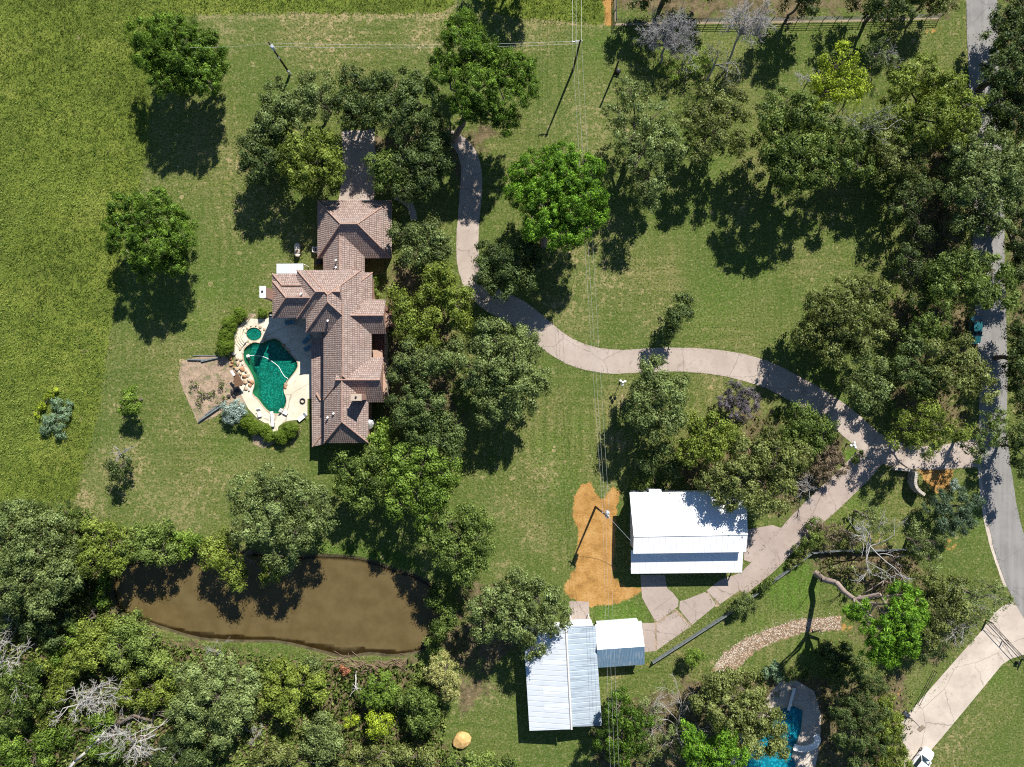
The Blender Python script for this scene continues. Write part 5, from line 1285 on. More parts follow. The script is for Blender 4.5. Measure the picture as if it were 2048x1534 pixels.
# roof vents
for px, py, z in [(671.5, 520.5, 6.4), (671.5, 535, 6.4), (667, 827, 7.4), (655, 835, 6.6), (602, 587.5, 9.0), (655.5, 641.5, 8.0)]:
    x, y, _ = W(px, py, z)
    o = MB().tube((x, y, z - 1.0), (x, y, z), 0.09, 0.09, 8).build('vent_pipe', M['grey_metal'], house)
    MB().tube((x, y, z), (x, y, z + 0.14), 0.19, 0.15, 10).build('vent_hood', M['white'], o)
# windows and doors on the visible walls (south and east faces)
def window(cx, cy, z, w, h, face, door=False):
    """centre in world metres on the wall plane; face is the outward axis"""
    m = MB(); t = 0.08
    if face in ('s', 'n'):
        sgn = -1 if face == 's' else 1
        for ox, ww, oz, hh in ((0, w + .16, h / 2 + .04, .1), (0, w + .16, -h / 2 - .04, .1), (-w / 2 - .04, .1, 0, h), (w / 2 + .04, .1, 0, h), (0, .05, 0, h)):
            m.box((cx + ox, cy + sgn * 0.05, z + oz), (ww, t, hh))
        g_ = MB().box((cx, cy + sgn * 0.02, z), (w, 0.05, h))
    else:
        sgn = 1 if face == 'e' else -1
        for oy, ww, oz, hh in ((0, w + .16, h / 2 + .04, .1), (0, w + .16, -h / 2 - .04, .1), (-w / 2 - .04, .1, 0, h), (w / 2 + .04, .1, 0, h), (0, .05, 0, h)):
            m.box((cx + sgn * 0.05, cy + oy, z + oz), (t, ww, hh))
        g_ = MB().box((cx + sgn * 0.02, cy, z), (0.05, w, h))
    nm = 'door' if door else 'window'
    fr = m.build(nm, M['white'] if not door else M['wood'], house)
    g_.build('pane', M['glass'] if not door else M['wood'], fr)
def wall_y(y1, ze, inset=0.55): return W(0, y1, ze)[1] + inset
def wall_x(x1, ze, inset=0.55): return W(x1, 0, ze)[0] - inset
for px in (560, 580, 600):
    window(W(px, 0, 3)[0], wall_y(635.5, 6.4), 1.6, 1.5, 1.7, 's'); window(W(px, 0, 3)[0], wall_y(635.5, 6.4), 4.8, 1.4, 1.5, 's')
for px in (672, 700, 722):
    window(W(px, 0, 2)[0], wall_y(886, 4.95), 1.7, 1.5, 1.9, 's')
for px in (700, 740, 765):
    window(W(px, 0, 2)[0], wall_y(516.5, 3.3), 1.5, 1.6, 1.4, 's')
for py in (690, 706):
    window(wall_x(743, 5.0), W(0, py, 2)[1], 1.7, 1.2, 2.0, 'e', py == 706)
for py in (440, 480):
    window(wall_x(783.5, 3.3), W(0, py, 2)[1], 1.5, 1.6, 1.5, 'e')

# patio cover behind the west wing
pc = thing('patio_cover', 'small white flat metal patio cover at the northwest corner of the brick house', 'patio cover', W(580, 536, 0))
z0 = 2.7
pp = [W(553, 527.5, z0), W(606.5, 527, z0), W(606.5, 552, z0), W(553, 552, z0)]
MB().prism([p[:2] for p in pp], z0 - 0.12, z0).build('cover_roof', metal_roof('patio_metal', (0.58, 0.63, 0.64), None, 0, 0.5, 0.4, 0.1), pc)
for p in pp[:2]:
    MB().box((p[0] * 0.995, p[1] - 0.15, (z0 - .12) / 2), (0.12, 0.12, z0 - .12)).build('post', M['white'], pc)
# air conditioners
for px, py, lab in [(632, 501, 'pale air conditioner beside the garage wall, nearer the garage corner'), (640, 526, 'dark air conditioner beside the wall, nearer the patio cover')]:
    x, y, _ = W(px, py)
    t = thing('air_conditioner', lab, 'air conditioner', (x, y, 0), 'air conditioners by the garage')
    MB().box((x, y, 0.47), (0.85, 0.85, 0.86), 0, 0, 0.05).build('casing', M['white'] if py < 510 else M['dark_metal'], t)
    f = MB(); f.tube((x, y, 0.9), (x, y, 0.93), 0.34, 0.34, 16); f.build('fan', M['dark_metal'], t)
# propane tank
x, y, _ = W(594.5, 500, 0.8)
t = thing('propane_tank', 'white horizontal propane tank on the grass left of the garage', 'gas tank', (x, y, 0))
tb = MB()
prof = [(-1.15, 0.06), (-1.08, 0.28), (-0.92, 0.42), (-0.7, 0.46), (0.7, 0.46), (0.92, 0.42), (1.08, 0.28), (1.15, 0.06)]
for (a, ra), (b, rb) in zip(prof[:-1], prof[1:]):
    tb.tube((x, y + a, 0.72), (x, y + b, 0.72), ra, rb, 18)
tb.build('tank', plain('tank_paint', (0.66, 0.60, 0.50), 0.6, 0, 0.15, 3), t, True)
tb = MB().tube((x, y - 0.25, 1.1), (x, y - 0.25, 1.32), 0.2, 0.2, 12); tb.build('valve_dome', M['wood'], t)
for s_ in (-0.6, 0.6): MB().box((x, y + s_, 0.17), (0.7, 0.22, 0.34)).build('leg', M['grey_metal'], t)

# ------------------------------------------------------------------ white barn
barn = thing('white_barn', 'white metal barn with a lower lean-to along its front', 'barn', W(1380, 1070, 0))
zn, zr, zs = 4.6, 6.0, 5.3
NW, NE = W(1259, 985, zn), W(1493, 982, zn)
RW, RE = W(1267.5, 1073, zr), W(1495.5, 1069, zr)
SW_, SE_ = W(1266.5, 1107.5, zs), W(1492, 1104, zs)
roof_obj([[NW, NE, RE, RW], [SW_, SE_, RE, RW]], barn, 'roof', M['barn_roof'], (), 0.1)
MB().tube(RW, RE, 0.12, 0.12, 6).build('ridge_cap', M['white'], barn)
ins = 0.25
wl = MB()
xw, xe = W(1259, 0, 5)[0] + 0.9, W(1489, 0, 5)[0] - 0.3
yn, ys_, yr = NW[1] - 0.3, SW_[1] + 0.3, RW[1]
wl.add([(xw, yn, 0), (xe, yn, 0), (xe, ys_, 0), (xw, ys_, 0), (xw, yn, zn - .15), (xe, yn, zn - .15), (xe, ys_, zs - .15), (xw, ys_, zs - .15), (xw, yr, zr - .2), (xe, yr, zr - .2)],
       [(0, 1, 5, 4), (2, 3, 7, 6), (0, 4, 8, 7, 3), (1, 2, 6, 9, 5)])
wl.build('wall', M['barn_wall'], barn)
L0, L1 = W(1262, 1100, 3.95), W(1487, 1098, 3.95)
L2, L3 = W(1484, 1145, 3.0), W(1262, 1147.5, 3.0)
roof_obj([[L0, L1, L2, L3]], barn, 'lean_to_roof', M['barn_roof'], (), 0.08)
for k in range(5):
    t_ = k / 4
    p = Vector(L3).lerp(Vector(L2), 0.02 + 0.96 * t_)
    MB().box((p.x, p.y + 0.2, 1.45), (0.16, 0.16, 2.9)).build('post', M['white'], barn)
for px in (1300, 1345, 1420):
    MB().box((W(px, 0, 2)[0], ys_ - 0.04, 1.4), (2.6, 0.06, 2.7)).build('roll_door', M['trim'], barn)
a0 = W(1311, 982, 3.6)
MB().box((a0[0], a0[1] - 0.35, 1.75), (1.75, 0.9, 3.5)).build('annex', M['barn_wall'], barn)
MB().box((a0[0], a0[1] - 0.3, 3.6), (1.95, 1.25, 0.1)).build('annex_roof', M['barn_roof'], barn)
# ------------------------------------------------------------------ silver workshop
ws = thing('tin_workshop', 'long tin-roofed workshop, pale left slope and corrugated blue-grey right slope', 'workshop', W(1125, 1360, 0))
ze1, zr1, ze2 = 3.9, 4.9, 3.9
a, b, c, d = W(1047, 1262, ze1), W(1132, 1257, zr1), W(1143, 1458.5, zr1), W(1059, 1461.5, ze1)
roof_obj([[a, b, c, d]], ws, 'roof', M['silver_pale'], (), 0.08)
e, f, g1, h1 = W(1133, 1252.5, zr1 - .05), W(1190.5, 1251.5, ze2), W(1204, 1451.5, ze2), W(1145, 1453.5, zr1 - .05)
roof_obj([[e, f, g1, h1]], ws, 'roof', M['silver_blue'], (), 0.08)
MB().tube(Vector(b) + Vector((0, 0, .03)), Vector(c) + Vector((0, 0, .03)), 0.17, 0.17, 6).build('ridge_cap', plain('ridge_flashing', (0.66, 0.62, 0.57), 0.6), ws)
wl = MB()
ctr = (Vector(a) + Vector(f) + Vector(g1) + Vector(d)) / 4
pts = [Vector(p).lerp(ctr, 0.04) for p in (a, f, g1, d)]
wl.prism([(p.x, p.y) for p in pts], 0, 3.75)
wl.build('wall', M['barn_wall'], ws)
rr = np.random.default_rng(2)
for k in range(3):
    t_ = rr.uniform(0.08, 0.9)
    p0 = Vector(b).lerp(Vector(c), t_); p1 = Vector(a).lerp(Vector(d), t_)
    q0 = p0.lerp(p1, 0.03); q1 = p0.lerp(p1, 0.62)
    dirv = (Vector(c) - Vector(b)).normalized() * rr.uniform(0.8, 1.3)
    up = Vector((0, 0, 0.02))
    m = MB(); m.add([q0 + up, q1 + up, q1 + dirv + up, q0 + dirv + up, q0 - up, q1 - up, q1 + dirv - up, q0 + dirv - up], [(0, 1, 2, 3), (0, 4, 5, 1), (1, 5, 6, 2), (2, 6, 7, 3), (3, 7, 4, 0)])
    m.build('replacement_sheet', M['silver_new'], ws)
roof_obj([[W(1141, 1240, 3.2), W(1182, 1238, 3.2), W(1186, 1256, 3.5), W(1143, 1258, 3.5)]], ws, 'porch_roof', M['shed_white'], (), 0.06)
for p in (W(1143, 1241, 3.1), W(1180, 1239.5, 3.1)):
    MB().box((p[0], p[1] - .1, 1.55), (0.12, 0.12, 3.1)).build('post', M['white'], ws)
sh = thing('small_shed', 'small gabled shed with white and streaky blue-shaded slopes joined to the tin workshop', 'shed', W(1240, 1290, 0))
zl, zt = 2.6, 4.5
A_, B_ = W(1191, 1249, zl), W(1282.5, 1242, zl)
C1, D1 = W(1194, 1299.5, zt), W(1289, 1293, zt)
E1, F1 = W(1197, 1335.5, zl), W(1289, 1329, zl)
roof_obj([[A_, B_, D1, C1]], sh, 'roof', M['shed_white'], (), 0.06)
roof_obj([[E1, F1, D1, C1]], sh, 'roof', M['shed_blue_shade'], (), 0.06)
cc = (Vector(A_) + Vector(B_) + Vector(E1) + Vector(F1)) / 4
pts = [Vector(p).lerp(cc, 0.09) for p in (A_, B_, F1, E1)]
wl = MB().prism([(p.x, p.y) for p in pts], 0, zl)
for p, q in ((C1, (A_, E1)), (D1, (B_, F1))):
    tp = Vector(p).lerp(cc, 0.06); tp.z = zt - 0.15
    u1 = Vector(q[0]).lerp(cc, 0.09); u2 = Vector(q[1]).lerp(cc, 0.09)
    wl.add([u1, u2, tp], [(0, 1, 2)])
wl.build('wall', M['barn_wall'], sh)
# ------------------------------------------------------------------ power poles and lines
M['polewood'] = bark('pole_wood', (0.085, 0.06, 0.045), 0.3)
M['insul'] = plain('insulator', (0.62, 0.62, 0.64), 0.35, 0, 0.1, 8)
M['can'] = plain('transformer_paint', (0.50, 0.53, 0.57), 0.4, 0.1, 0.12, 4)
M['wire'] = plain('bare_wire', (0.50, 0.50, 0.48), 0.5, 0.3, 0.05)

def pole(label, base, top, h, arm=None, cans=0, armdir=(1, 0.12)):
    b = Vector(W(*base)); tp = V(top[0], top[1], h)
    t = thing('utility_pole', label, 'utility pole', tuple(b), 'wooden utility poles')
    MB().tube(b + Vector((0, 0, -.2)), tp, 0.19, 0.12, 10).build('pole', M['polewood'], t, True)
    ax = Vector((*armdir, 0)).normalized(); ay = Vector((-ax.y, ax.x, 0))
    ends = []
    if arm:
        c = tp + Vector((0, 0, -0.45)) + ax * arm[1]
        mb = MB(); mb.box(tuple(c), (arm[0], 0.11, 0.13), math.atan2(ax.y, ax.x)); ar = mb.build('crossarm', M['polewood'] if cans else M['insul'], t)
        for k in (-0.46, -0.1, 0.42):
            p = c + ax * arm[0] * k
            i_ = MB(); i_.tube(p + Vector((0, 0, .06)), p + Vector((0, 0, .22)), 0.04, 0.07, 8); i_.ball(tuple(p + Vector((0, 0, .25))), 0.075, 8)
            i_.build('insulator', M['insul'], ar)
            ends.append(p + Vector((0, 0, .3)))
        MB().tube(c - ax * arm[0] * .4, tp - Vector((0, 0, 1.1)), 0.03, 0.03, 5).tube(c + ax * arm[0] * .3, tp - Vector((0, 0, 1.1)), 0.03, 0.03, 5).build('brace', M['grey_metal'], t)
    for k in range(cans):
        a = -0.9 + 1.4 * k
        o = tp + Vector((math.cos(a) * .42, math.sin(a) * .42, -1.6))
        c_ = MB(); c_.tube(o, o + Vector((0, 0, .95)), 0.27, 0.27, 14); c_.tube(o + Vector((0, 0, .95)), o + Vector((0, 0, 1.03)), 0.29, 0.2, 14)
        cc_ = c_.build('transformer', M['can'], t)
        for s_ in (-.1, .1):
            MB().tube(o + Vector((s_, 0, 1.0)), o + Vector((s_, 0, 1.3)), 0.04, 0.03, 6).build('bushing', M['insul'], cc_)
        MB().tube(o + Vector((0, 0, .5)), tp + Vector((0, 0, -1.1)), 0.04, 0.04, 5).build('bracket', M['grey_metal'], t)
    return t, tp, ends

p1, p1t, p1e = pole('wooden pole with a pale crossarm on the lawn at the top', (1146, 140), (1161, 79), 10.8, (1.6, -0.5), 0, (1, 0.1))
p2, p2t, p2e = pole('wooden pole with white transformers standing on the orange bare soil', (1191, 1014), (1212, 1030), 10.2, (1.5, 0.1), 2, (0.75, -0.6))
p3, p3t, p3e = pole('dark wooden pole with one grey transformer at the upper left lawn', (580, 148), (537, 84), 11.6, None, 1)
MB().tube(V(580, 148) + Vector((0, 0, 0)), V(576, 141.5, 1.4), 0.21, 0.2, 10).build('pole_wrap', M['insul'], p3)
for z_ in (1.6, 6.5):
    f_ = z_ / 11.6
    q_ = V(580, 148).lerp(p3t, f_)
    MB().box((q_.x, q_.y - .16, z_), (0.28, 0.1, 0.7)).build('meter_box', M['insul'], p3)
b = V(1228, 148); tp = V(1237.5, 121, 5.3)
t = thing('short_pole', 'short plain wooden pole right of the power lines near the bare trees', 'pole', tuple(b))
MB().tube(b, tp, 0.17, 0.14, 8).build('pole', M['polewood'], t, True)
MB().ball((b.x + .6, b.y + .3, 0.35), 0.5, 8, 0.8).build('meter_base', M['dark_metal'], t)

def wire(label, a, b, sag=0.6, r=0.013, n=14):
    a, b = Vector(a), Vector(b)
    pts = [a.lerp(b, i / n) - Vector((0, 0, sag * 4 * (i / n) * (1 - i / n))) for i in range(n + 1)]
    mb = MB().path(pts, r, 5)
    o = mb.build('power_line', M['wire'])
    return tag(o, label, 'power line', 'overhead power lines')
offs = [W(1152.5, 0, 10.6)[0], W(1158, 0, 10.6)[0], W(1166.5, 0, 10.6)[0]]
for k, w_ in enumerate(('left', 'middle', 'right')):
    wire(f'{w_} one of the three wires running off the top edge from the crossarm pole', p1e[k], (offs[k] - .3, 95, 10.6), 0.3)
    wire(f'{w_} one of the three long wires crossing the lawn between crossarm pole and transformer pole', p1e[k], p2e[k], 1.0, n=24)
    wire(f'{w_} one of the three wires from the soil pole to the bottom edge', p2e[k], W(1223 + 9 * k, 1600, 9.6), 0.5)
wire('upper of the two wires from the grey-transformer pole to the crossarm pole', p3t + Vector((0, 0, -.3)), p1t + Vector((-.6, 0, -.5)), 0.9, n=20)
wire('lower of the two wires from the grey-transformer pole to the crossarm pole', p3t + Vector((0, 0, -1.4)), p1t + Vector((-.1, 0, -1.3)), 0.9, n=20)
wire('short service wire from the soil pole to the white barn', p2t + Vector((0, 0, -1.5)), W(1262, 1082, 5.2), 0.5, 0.025)
wire('left one of two faint wires left of the crossarm pole at the lawn edge', W(380, 95, 11), p3t + Vector((0, 0, -.4)), 0.4)

# ------------------------------------------------------------------ globe lamps
def globe_lamp(label, base, z=2.6, n=3, rot=0.4):
    b = V(*base); t = thing('globe_lamp', label, 'lamp post', tuple(b), 'white globe lamps on the driveway')
    m = MB(); m.tube(b, b + Vector((0, 0, .35)), 0.16, 0.10, 10); m.tube(b + Vector((0, 0, .35)), b + Vector((0, 0, z)), 0.06, 0.05, 8)
    m.build('post', M['dark_metal'], t)
    am = MB(); gl = []
    for k in range(n):
        a = rot + 2 * math.pi * k / n
        p = b + Vector((math.cos(a) * .42, math.sin(a) * .42, z - .05))
        am.path([b + Vector((0, 0, z - .35)), b + Vector((math.cos(a) * .3, math.sin(a) * .3, z - .4)), p], 0.03, 6); gl.append(p)
    gl.append(b + Vector((0, 0, z + .22)))
    am.build('arm', M['dark_metal'], t)
    for p in gl:
        MB().ball((p.x, p.y, p.z + .2), 0.23, 14).build('globe', M['white'], t, True)
    return t
globe_lamp('globe lamp with white balls on the grass where the drive bends above the centre lawn', (1240, 765))
globe_lamp('globe lamp with white balls in the planted point of the drive fork', (1693, 888), 2.3, 3, 1.2)

# ------------------------------------------------------------------ fences
M['board'] = plain('weathered_board', (0.15, 0.17, 0.17), 0.8, 0, 0.3, 3)
def fence_line(name, label, pts, z, n_post, rails, post_r, mat, cat='fence', group=None, boards=None, pickets=0, railr=0.04):
    P = [V(x, y, 0) for x, y in pts]
    t = thing(name, label, cat, tuple(P[0]), group)
    rl = MB()
    for a, b in zip(P[:-1], P[1:]):
        for r in rails:
            rl.tube(a + Vector((0, 0, r)), b + Vector((0, 0, r)), railr, railr, 6)
    rl.build('rail', mat, t)
    L = sum((b - a).length for a, b in zip(P[:-1], P[1:]))
    segs = list(zip(P[:-1], P[1:]))
    def at(s_):
        for a, b in segs:
            l = (b - a).length
            if s_ <= l + 1e-6: return a.lerp(b, min(1, s_ / l)), (b - a).normalized()
            s_ -= l
        return segs[-1][1], (segs[-1][1] - segs[-1][0]).normalized()
    for i in range(n_post):
        p, d = at(L * i / (n_post - 1))
        MB().tube(p - Vector((0, 0, .1)), p + Vector((0, 0, z + .08)), post_r, post_r, 8).build('post', mat, t)
    if boards:
        bd = MB(); w = 0.19; k = int(L / (w + .015))
        for i in range(k):
            p, d = at((i + .5) * (w + .015))
            bd.box((p.x, p.y, z / 2 + rnd.uniform(-.03, .03)), (w, 0.035, z - .06), math.atan2(d.y, d.x))
        bd.build('board_panel', boards, t)
        cp = MB()
        for a, b in segs:
            m = (a + b) / 2; d = b - a
            cp.box((m.x, m.y, z + 0.04), (d.length, 0.10, 0.04), math.atan2(d.y, d.x))
        cp.build('cap_rail', boards, t)
    if pickets:
        pk = MB()
        for i in range(pickets):
            p, d = at(L * (i + .5) / pickets)
            pk.tube(p, p + Vector((0, 0, z)), 0.018, 0.018, 4, cap=False)
        pk.build('picket_panel', mat, t)
    return t
fence_line('ranch_fence', 'black pipe ranch fence running along the top of the lawn', [(1231, 47), (1500, 45), (1720, 41), (1878, 37)], 1.45, 26, (0.4, 0.75, 1.1, 1.45), 0.06, M['dark_metal'], 'fence')
fence_line('ranch_fence', 'black pipe ranch fence going up to the top edge from the corner post', [(1231, 47), (1230, -60)], 1.45, 5, (0.4, 0.75, 1.1, 1.45), 0.06, M['dark_metal'], 'fence')
fence_line('board_fence', 'grey-green weathered board fence along the barn drive, broken by bushes', [(1304, 1322), (1385, 1270), (1450, 1228), (1520, 1178), (1585, 1130), (1618, 1106)], 1.05, 16, (0.3, 0.85), 0.06, M['board'], 'fence', None, M['board'])
fence_line('board_fence', 'grey board fence running right under the arching bare tree', [(1622, 1104), (1680, 1099), (1760, 1099), (1840, 1096)], 1.05, 9, (0.3, 0.85), 0.06, M['board'], 'fence', None, M['board'])
fence_line('iron_fence', 'dark iron picket fence under the trees left of the upper road', [(1884, 290), (1880, 380), (1874, 450), (1870, 540), (1868, 640)], 1.7, 13, (0.25, 1.55), 0.05, M['dark_metal'], 'fence', None, None, 190, 0.03)
fence_line('wire_fence', 'low dark wire gate beside the neighbour driveway', [(1866, 1340), (1848, 1375), (1832, 1406)], 1.1, 3, (0.5, 1.0), 0.045, M['dark_metal'], 'gate')

# double pipe gate over the neighbour drive
g0, g1_, g2 = V(1972, 1240), V(2006, 1277), V(2044, 1318)
t = thing('driveway_gate', 'dark double pipe gate with diagonal braces across the neighbour driveway', 'gate', tuple(g0))
for p in (g0, g2):
    MB().tube(p, p + Vector((0, 0, 1.75)), 0.11, 0.11, 10).build('post', M['dark_metal'], t)
for a, b in ((g0, g1_), (g2, g1_)):
    d = (b - a).normalized(); a2 = a + d * .15; b2 = b - d * .06
    m = MB(); U = lambda p, z: p + Vector((0, 0, z))
    m.tube(U(a2, .3), U(b2, .3), .05, .05, 6).tube(U(a2, 1.5), U(b2, 1.5), .05, .05, 6).tube(U(a2, .9), U(b2, .9), .025, .025, 6)
    m.tube(U(a2, .3), U(a2, 1.5), .05, .05, 6).tube(U(b2, .3), U(b2, 1.5), .05, .05, 6)
    lf = m.build('gate_leaf', M['dark_metal'], t)
    MB().tube(U(a2, 1.5), U(b2, .3), .025, .025, 6).build('brace', M['dark_metal'], lf)
MB().box((g2.x - .9, g2.y - .5, 0.35), (0.5, 0.35, 0.7), 0, 0, .04).build('gate_opener', M['dark_metal'], t)

# stone entrance wall
sw = thing('entrance_wall', 'curved entrance wall of rough pale stone beside the road drive', 'wall', W(1822, 955))
arc = [(1783, 936), (1805, 938), (1818, 940), (1818, 952), (1817, 962), (1820, 972), (1827, 980), (1836, 986)]
arc = [(1024 + (x - 1024) * 1.0, y) for x, y in arc]
blk = MB(); cap = MB()
c_ = catmull([(x, y) for x, y in arc], 3)
for (x0, y0), (x1, y1) in zip(c_[:-1], c_[1:]):
    a, b = V(x0, y0), V(x1, y1); d = b - a; m = (a + b) / 2
    hh = 1.0 if x0 < 1815 else 2.0
    nrow = int(hh / 0.25)
    for r in range(nrow):
        blk.box((m.x + rnd.uniform(-.03, .03), m.y + rnd.uniform(-.03, .03), 0.125 + 0.25 * r), (d.length + .06 - (r % 2) * .1, 0.40 + rnd.uniform(-.04, .04), 0.235), math.atan2(d.y, d.x), 0, 0.03)
    cap.box((m.x, m.y, hh + 0.05), (d.length * .94, 0.50, 0.11), math.atan2(d.y, d.x), 0, 0.03)
blk.build('stonework', M['stone'], sw); cap.build('coping', plain('coping_pale', (0.40, 0.36, 0.31), 0.9, 0, 0.3, 3), sw)

# ------------------------------------------------------------------ vehicles
M['tyre'] = plain('tyre_rubber', (0.02, 0.02, 0.02), 0.85)
M['rim'] = plain('wheel_rim', (0.45, 0.45, 0.47), 0.35, 0.7)
def car(name, label, pos, ang, paint, pickup=False, L=4.7, Wd=1.86, Hh=1.48):
    t = thing(name, label, 'car', W(*pos))
    ca, sa = math.cos(ang), math.sin(ang); ox, oy, _ = W(*pos)
    def T(x, y, z): return (ox + x * ca - y * sa, oy + x * sa + y * ca, z)
    hw = Wd / 2
    st = [(-L / 2, .78, .45, .72), (-L / 2 + .12, .93, .34, .92), (-L / 2 + .7, 1.0, .30, 1.00), (-.6, 1.0, .28, 1.00), (.8, 1.0, .28, .98), (L / 2 - 1.0, 1.0, .30, .92), (L / 2 - .35, .95, .32, .80), (L / 2 - .06, .80, .38, .66), (L / 2, .66, .44, .58)]
    b = MB(); vs = []; m = 8
    for x, w, z0, z1 in st:
        y = hw * w; zm = z0 + (z1 - z0) * .62
        vs += [T(x, -y * .9, z0), T(x, -y, z0 + .1), T(x, -y, zm), T(x, -y * .90, z1), T(x, y * .90, z1), T(x, y, zm), T(x, y, z0 + .1), T(x, y * .9, z0)]
    fs = [tuple(range(m - 1, -1, -1)), tuple(range((len(st) - 1) * m, len(st) * m))]
    for i in range(len(st) - 1):
        fs += [(i * m + j, i * m + (j + 1) % m, (i + 1) * m + (j + 1) % m, (i + 1) * m + j) for j in range(m)]
    b.add(vs, [f[::-1] for f in fs]); 
    rx0, rx1 = (-1.25, .35)
    cab = [(-L / 2 + .75, .86, .98), (rx0, .74, Hh - .02), (-.4, .76, Hh), (rx1, .73, Hh - .04), (1.15, .86, .95)]
    vs = []
    for x, w, z in cab: vs += [T(x, -hw * w, z), T(x, hw * w, z)]
    for x, w, z in cab[1:-1]: pass
    lo = [T(cab[0][0], -hw * .9, .97), T(cab[0][0], hw * .9, .97), T(cab[-1][0], -hw * .9, .94), T(cab[-1][0], hw * .9, .94)]
    b.add(vs + lo, [(2, 4, 5, 3)[::-1], (4, 6, 7, 5)[::-1]])
    # pillars
    for s_ in (0, 1):
        for i, j in ((2 + s_, 10 + s_), (6 + s_, 12 + s_)):
            p, q = Vector((vs + lo)[i]), Vector((vs + lo)[j]); b.tube(p, q, .05, .05, 5)
    o = b.build('body', paint, t, False)
    bm = bmesh.new(); bm.from_mesh(o.data); bmesh.ops.recalc_face_normals(bm, faces=bm.faces); bm.to_mesh(o.data); bm.free()
    MB().add([vs[6], vs[7], lo[3], lo[2]], [(0, 2, 3, 1)]).build('windshield', M['carglass'], t)
    MB().add([vs[2], vs[3], lo[1], lo[0]], [(0, 1, 3, 2)]).build('rear_window', M['carglass'], t)
    for s_ in (0, 1):
        q = [vs[2 + s_], vs[4 + s_], vs[6 + s_], lo[2 + s_], lo[0 + s_]]
        MB().add(q, [(0, 1, 2, 3, 4) if s_ else (4, 3, 2, 1, 0)]).build('side_window', M['carglass'], t)
        MB().box(T(.95, (1 if s_ else -1) * (hw + .1), .98), (.16, .2, .14), ang, 0, .03).build('mirror', paint, t)
        MB().box(T(L / 2 - .16, (1 if s_ else -1) * hw * .62, .66), (.22, .36, .12), ang, 0, .03).build('headlight', M['lamp_lens'], t)
        MB().box(T(-L / 2 + .07, (1 if s_ else -1) * hw * .68, .78), (.12, .34, .14), ang, 0, .03).build('tail_light', M['redlens'], t)
    for x in (-L / 2 + .92, L / 2 - .95):
        for s_ in (-1, 1):
            c0, c1 = Vector(T(x, s_ * (hw - .2), .33)), Vector(T(x, s_ * (hw + .02), .33))
            w = MB().tube(c0, c1, .335, .335, 18).build('wheel', M['tyre'], t)
            c2 = Vector(T(x, s_ * (hw + .03), .33)); MB().tube(c1, c2, .2, .2, 14).build('rim', M['rim'], w)
    return t
M['carglass'] = plain('car_glass', (0.02, 0.035, 0.05), 0.06, 0, 0.1, 1, 0.7)
M['lamp_lens'] = plain('lamp_lens', (0.7, 0.72, 0.75), 0.15)
M['redlens'] = plain('red_lens', (0.35, 0.02, 0.02), 0.2)
def paint(name, c):
    g = G(name)
    return g.pbr(c, 0.3, None, 0.0, 0.5, **{'Coat Weight': 0.6, 'Coat Roughness': 0.08})
car('parked_car', 'white sedan nosing in at the bottom of the neighbour driveway', (1837, 1520), math.radians(52), paint('white_car_paint', (0.80, 0.80, 0.81)), L=5.2, Wd=2.15, Hh=1.72)
car('parked_car', 'dark teal car parked on the road edge under the trees', (1945, 660), math.radians(-90), paint('teal_car_paint', (0.015, 0.10, 0.12)), L=4.8)

# basketball hoop
b = V(1826, 1443); d = Vector((0.5, -0.62, 0)).normalized()
hp = thing('basketball_hoop', 'portable basketball hoop with clear backboard and dark base on the neighbour drive', 'basketball hoop', W(1812, 1428))
bs = MB(); c0 = V(1812, 1428)
bs.box((c0.x, c0.y, 0.16), (1.15, 0.75, 0.32), math.radians(-40), 0, .08); bs.build('base', plain('hoop_base', (0.05, 0.055, 0.075), 0.5), hp)
pt = c0 + d * .35
top = pt + Vector((0, 0, 2.9)) + d * .75
MB().tube(pt + Vector((0, 0, .2)), pt + Vector((0, 0, 2.2)), .06, .06, 8).tube(pt + Vector((0, 0, 2.2)), top, .05, .05, 8).build('pole', M['dark_metal'], hp)
ang = math.atan2(d.y, d.x) + math.pi / 2
bd = MB().box((top.x + d.x * .08, top.y + d.y * .08, 3.0), (1.15, 0.05, 0.8), ang).build('backboard', plain('backboard', (0.42, 0.36, 0.28), 0.3), hp)
e = Vector((-d.y, d.x, 0)); fr = MB(); cc = top + d * .12; cc.z = 3.0
for s_ in (-1, 1):
    fr.box((cc.x + e.x * .57 * s_, cc.y + e.y * .57 * s_, 3.0), (.05, .07, .8), ang)
    fr.box((cc.x, cc.y, 3.0 + .39 * s_), (1.15, .07, .05), ang)
    fr.box((cc.x + e.x * .27 * s_, cc.y + e.y * .27 * s_, 2.9), (.04, .07, .42), ang)
fr.box((cc.x, cc.y, 3.1), (.54, .07, .04), ang)
fr.build('backboard_frame', M['dark_metal'], bd)
rc = top + d * .42; rg = [(rc.x + .23 * math.cos(2 * math.pi * i / 16), rc.y + .23 * math.sin(2 * math.pi * i / 16), 2.72) for i in range(17)]
MB().path([Vector(p) for p in rg], .015, 5).build('rim', plain('rim_paint', (.5, .12, .03), .5), hp)
nt_ = MB()
for i in range(0, 16, 2):
    p = Vector(rg[i]); q = rc.copy(); q.z = 2.3; q = q + (p - Vector((rc.x, rc.y, 2.72))) * .55
    nt_.tube(p, q, .008, .008, 4)
nt_.build('net', M['white'], hp)

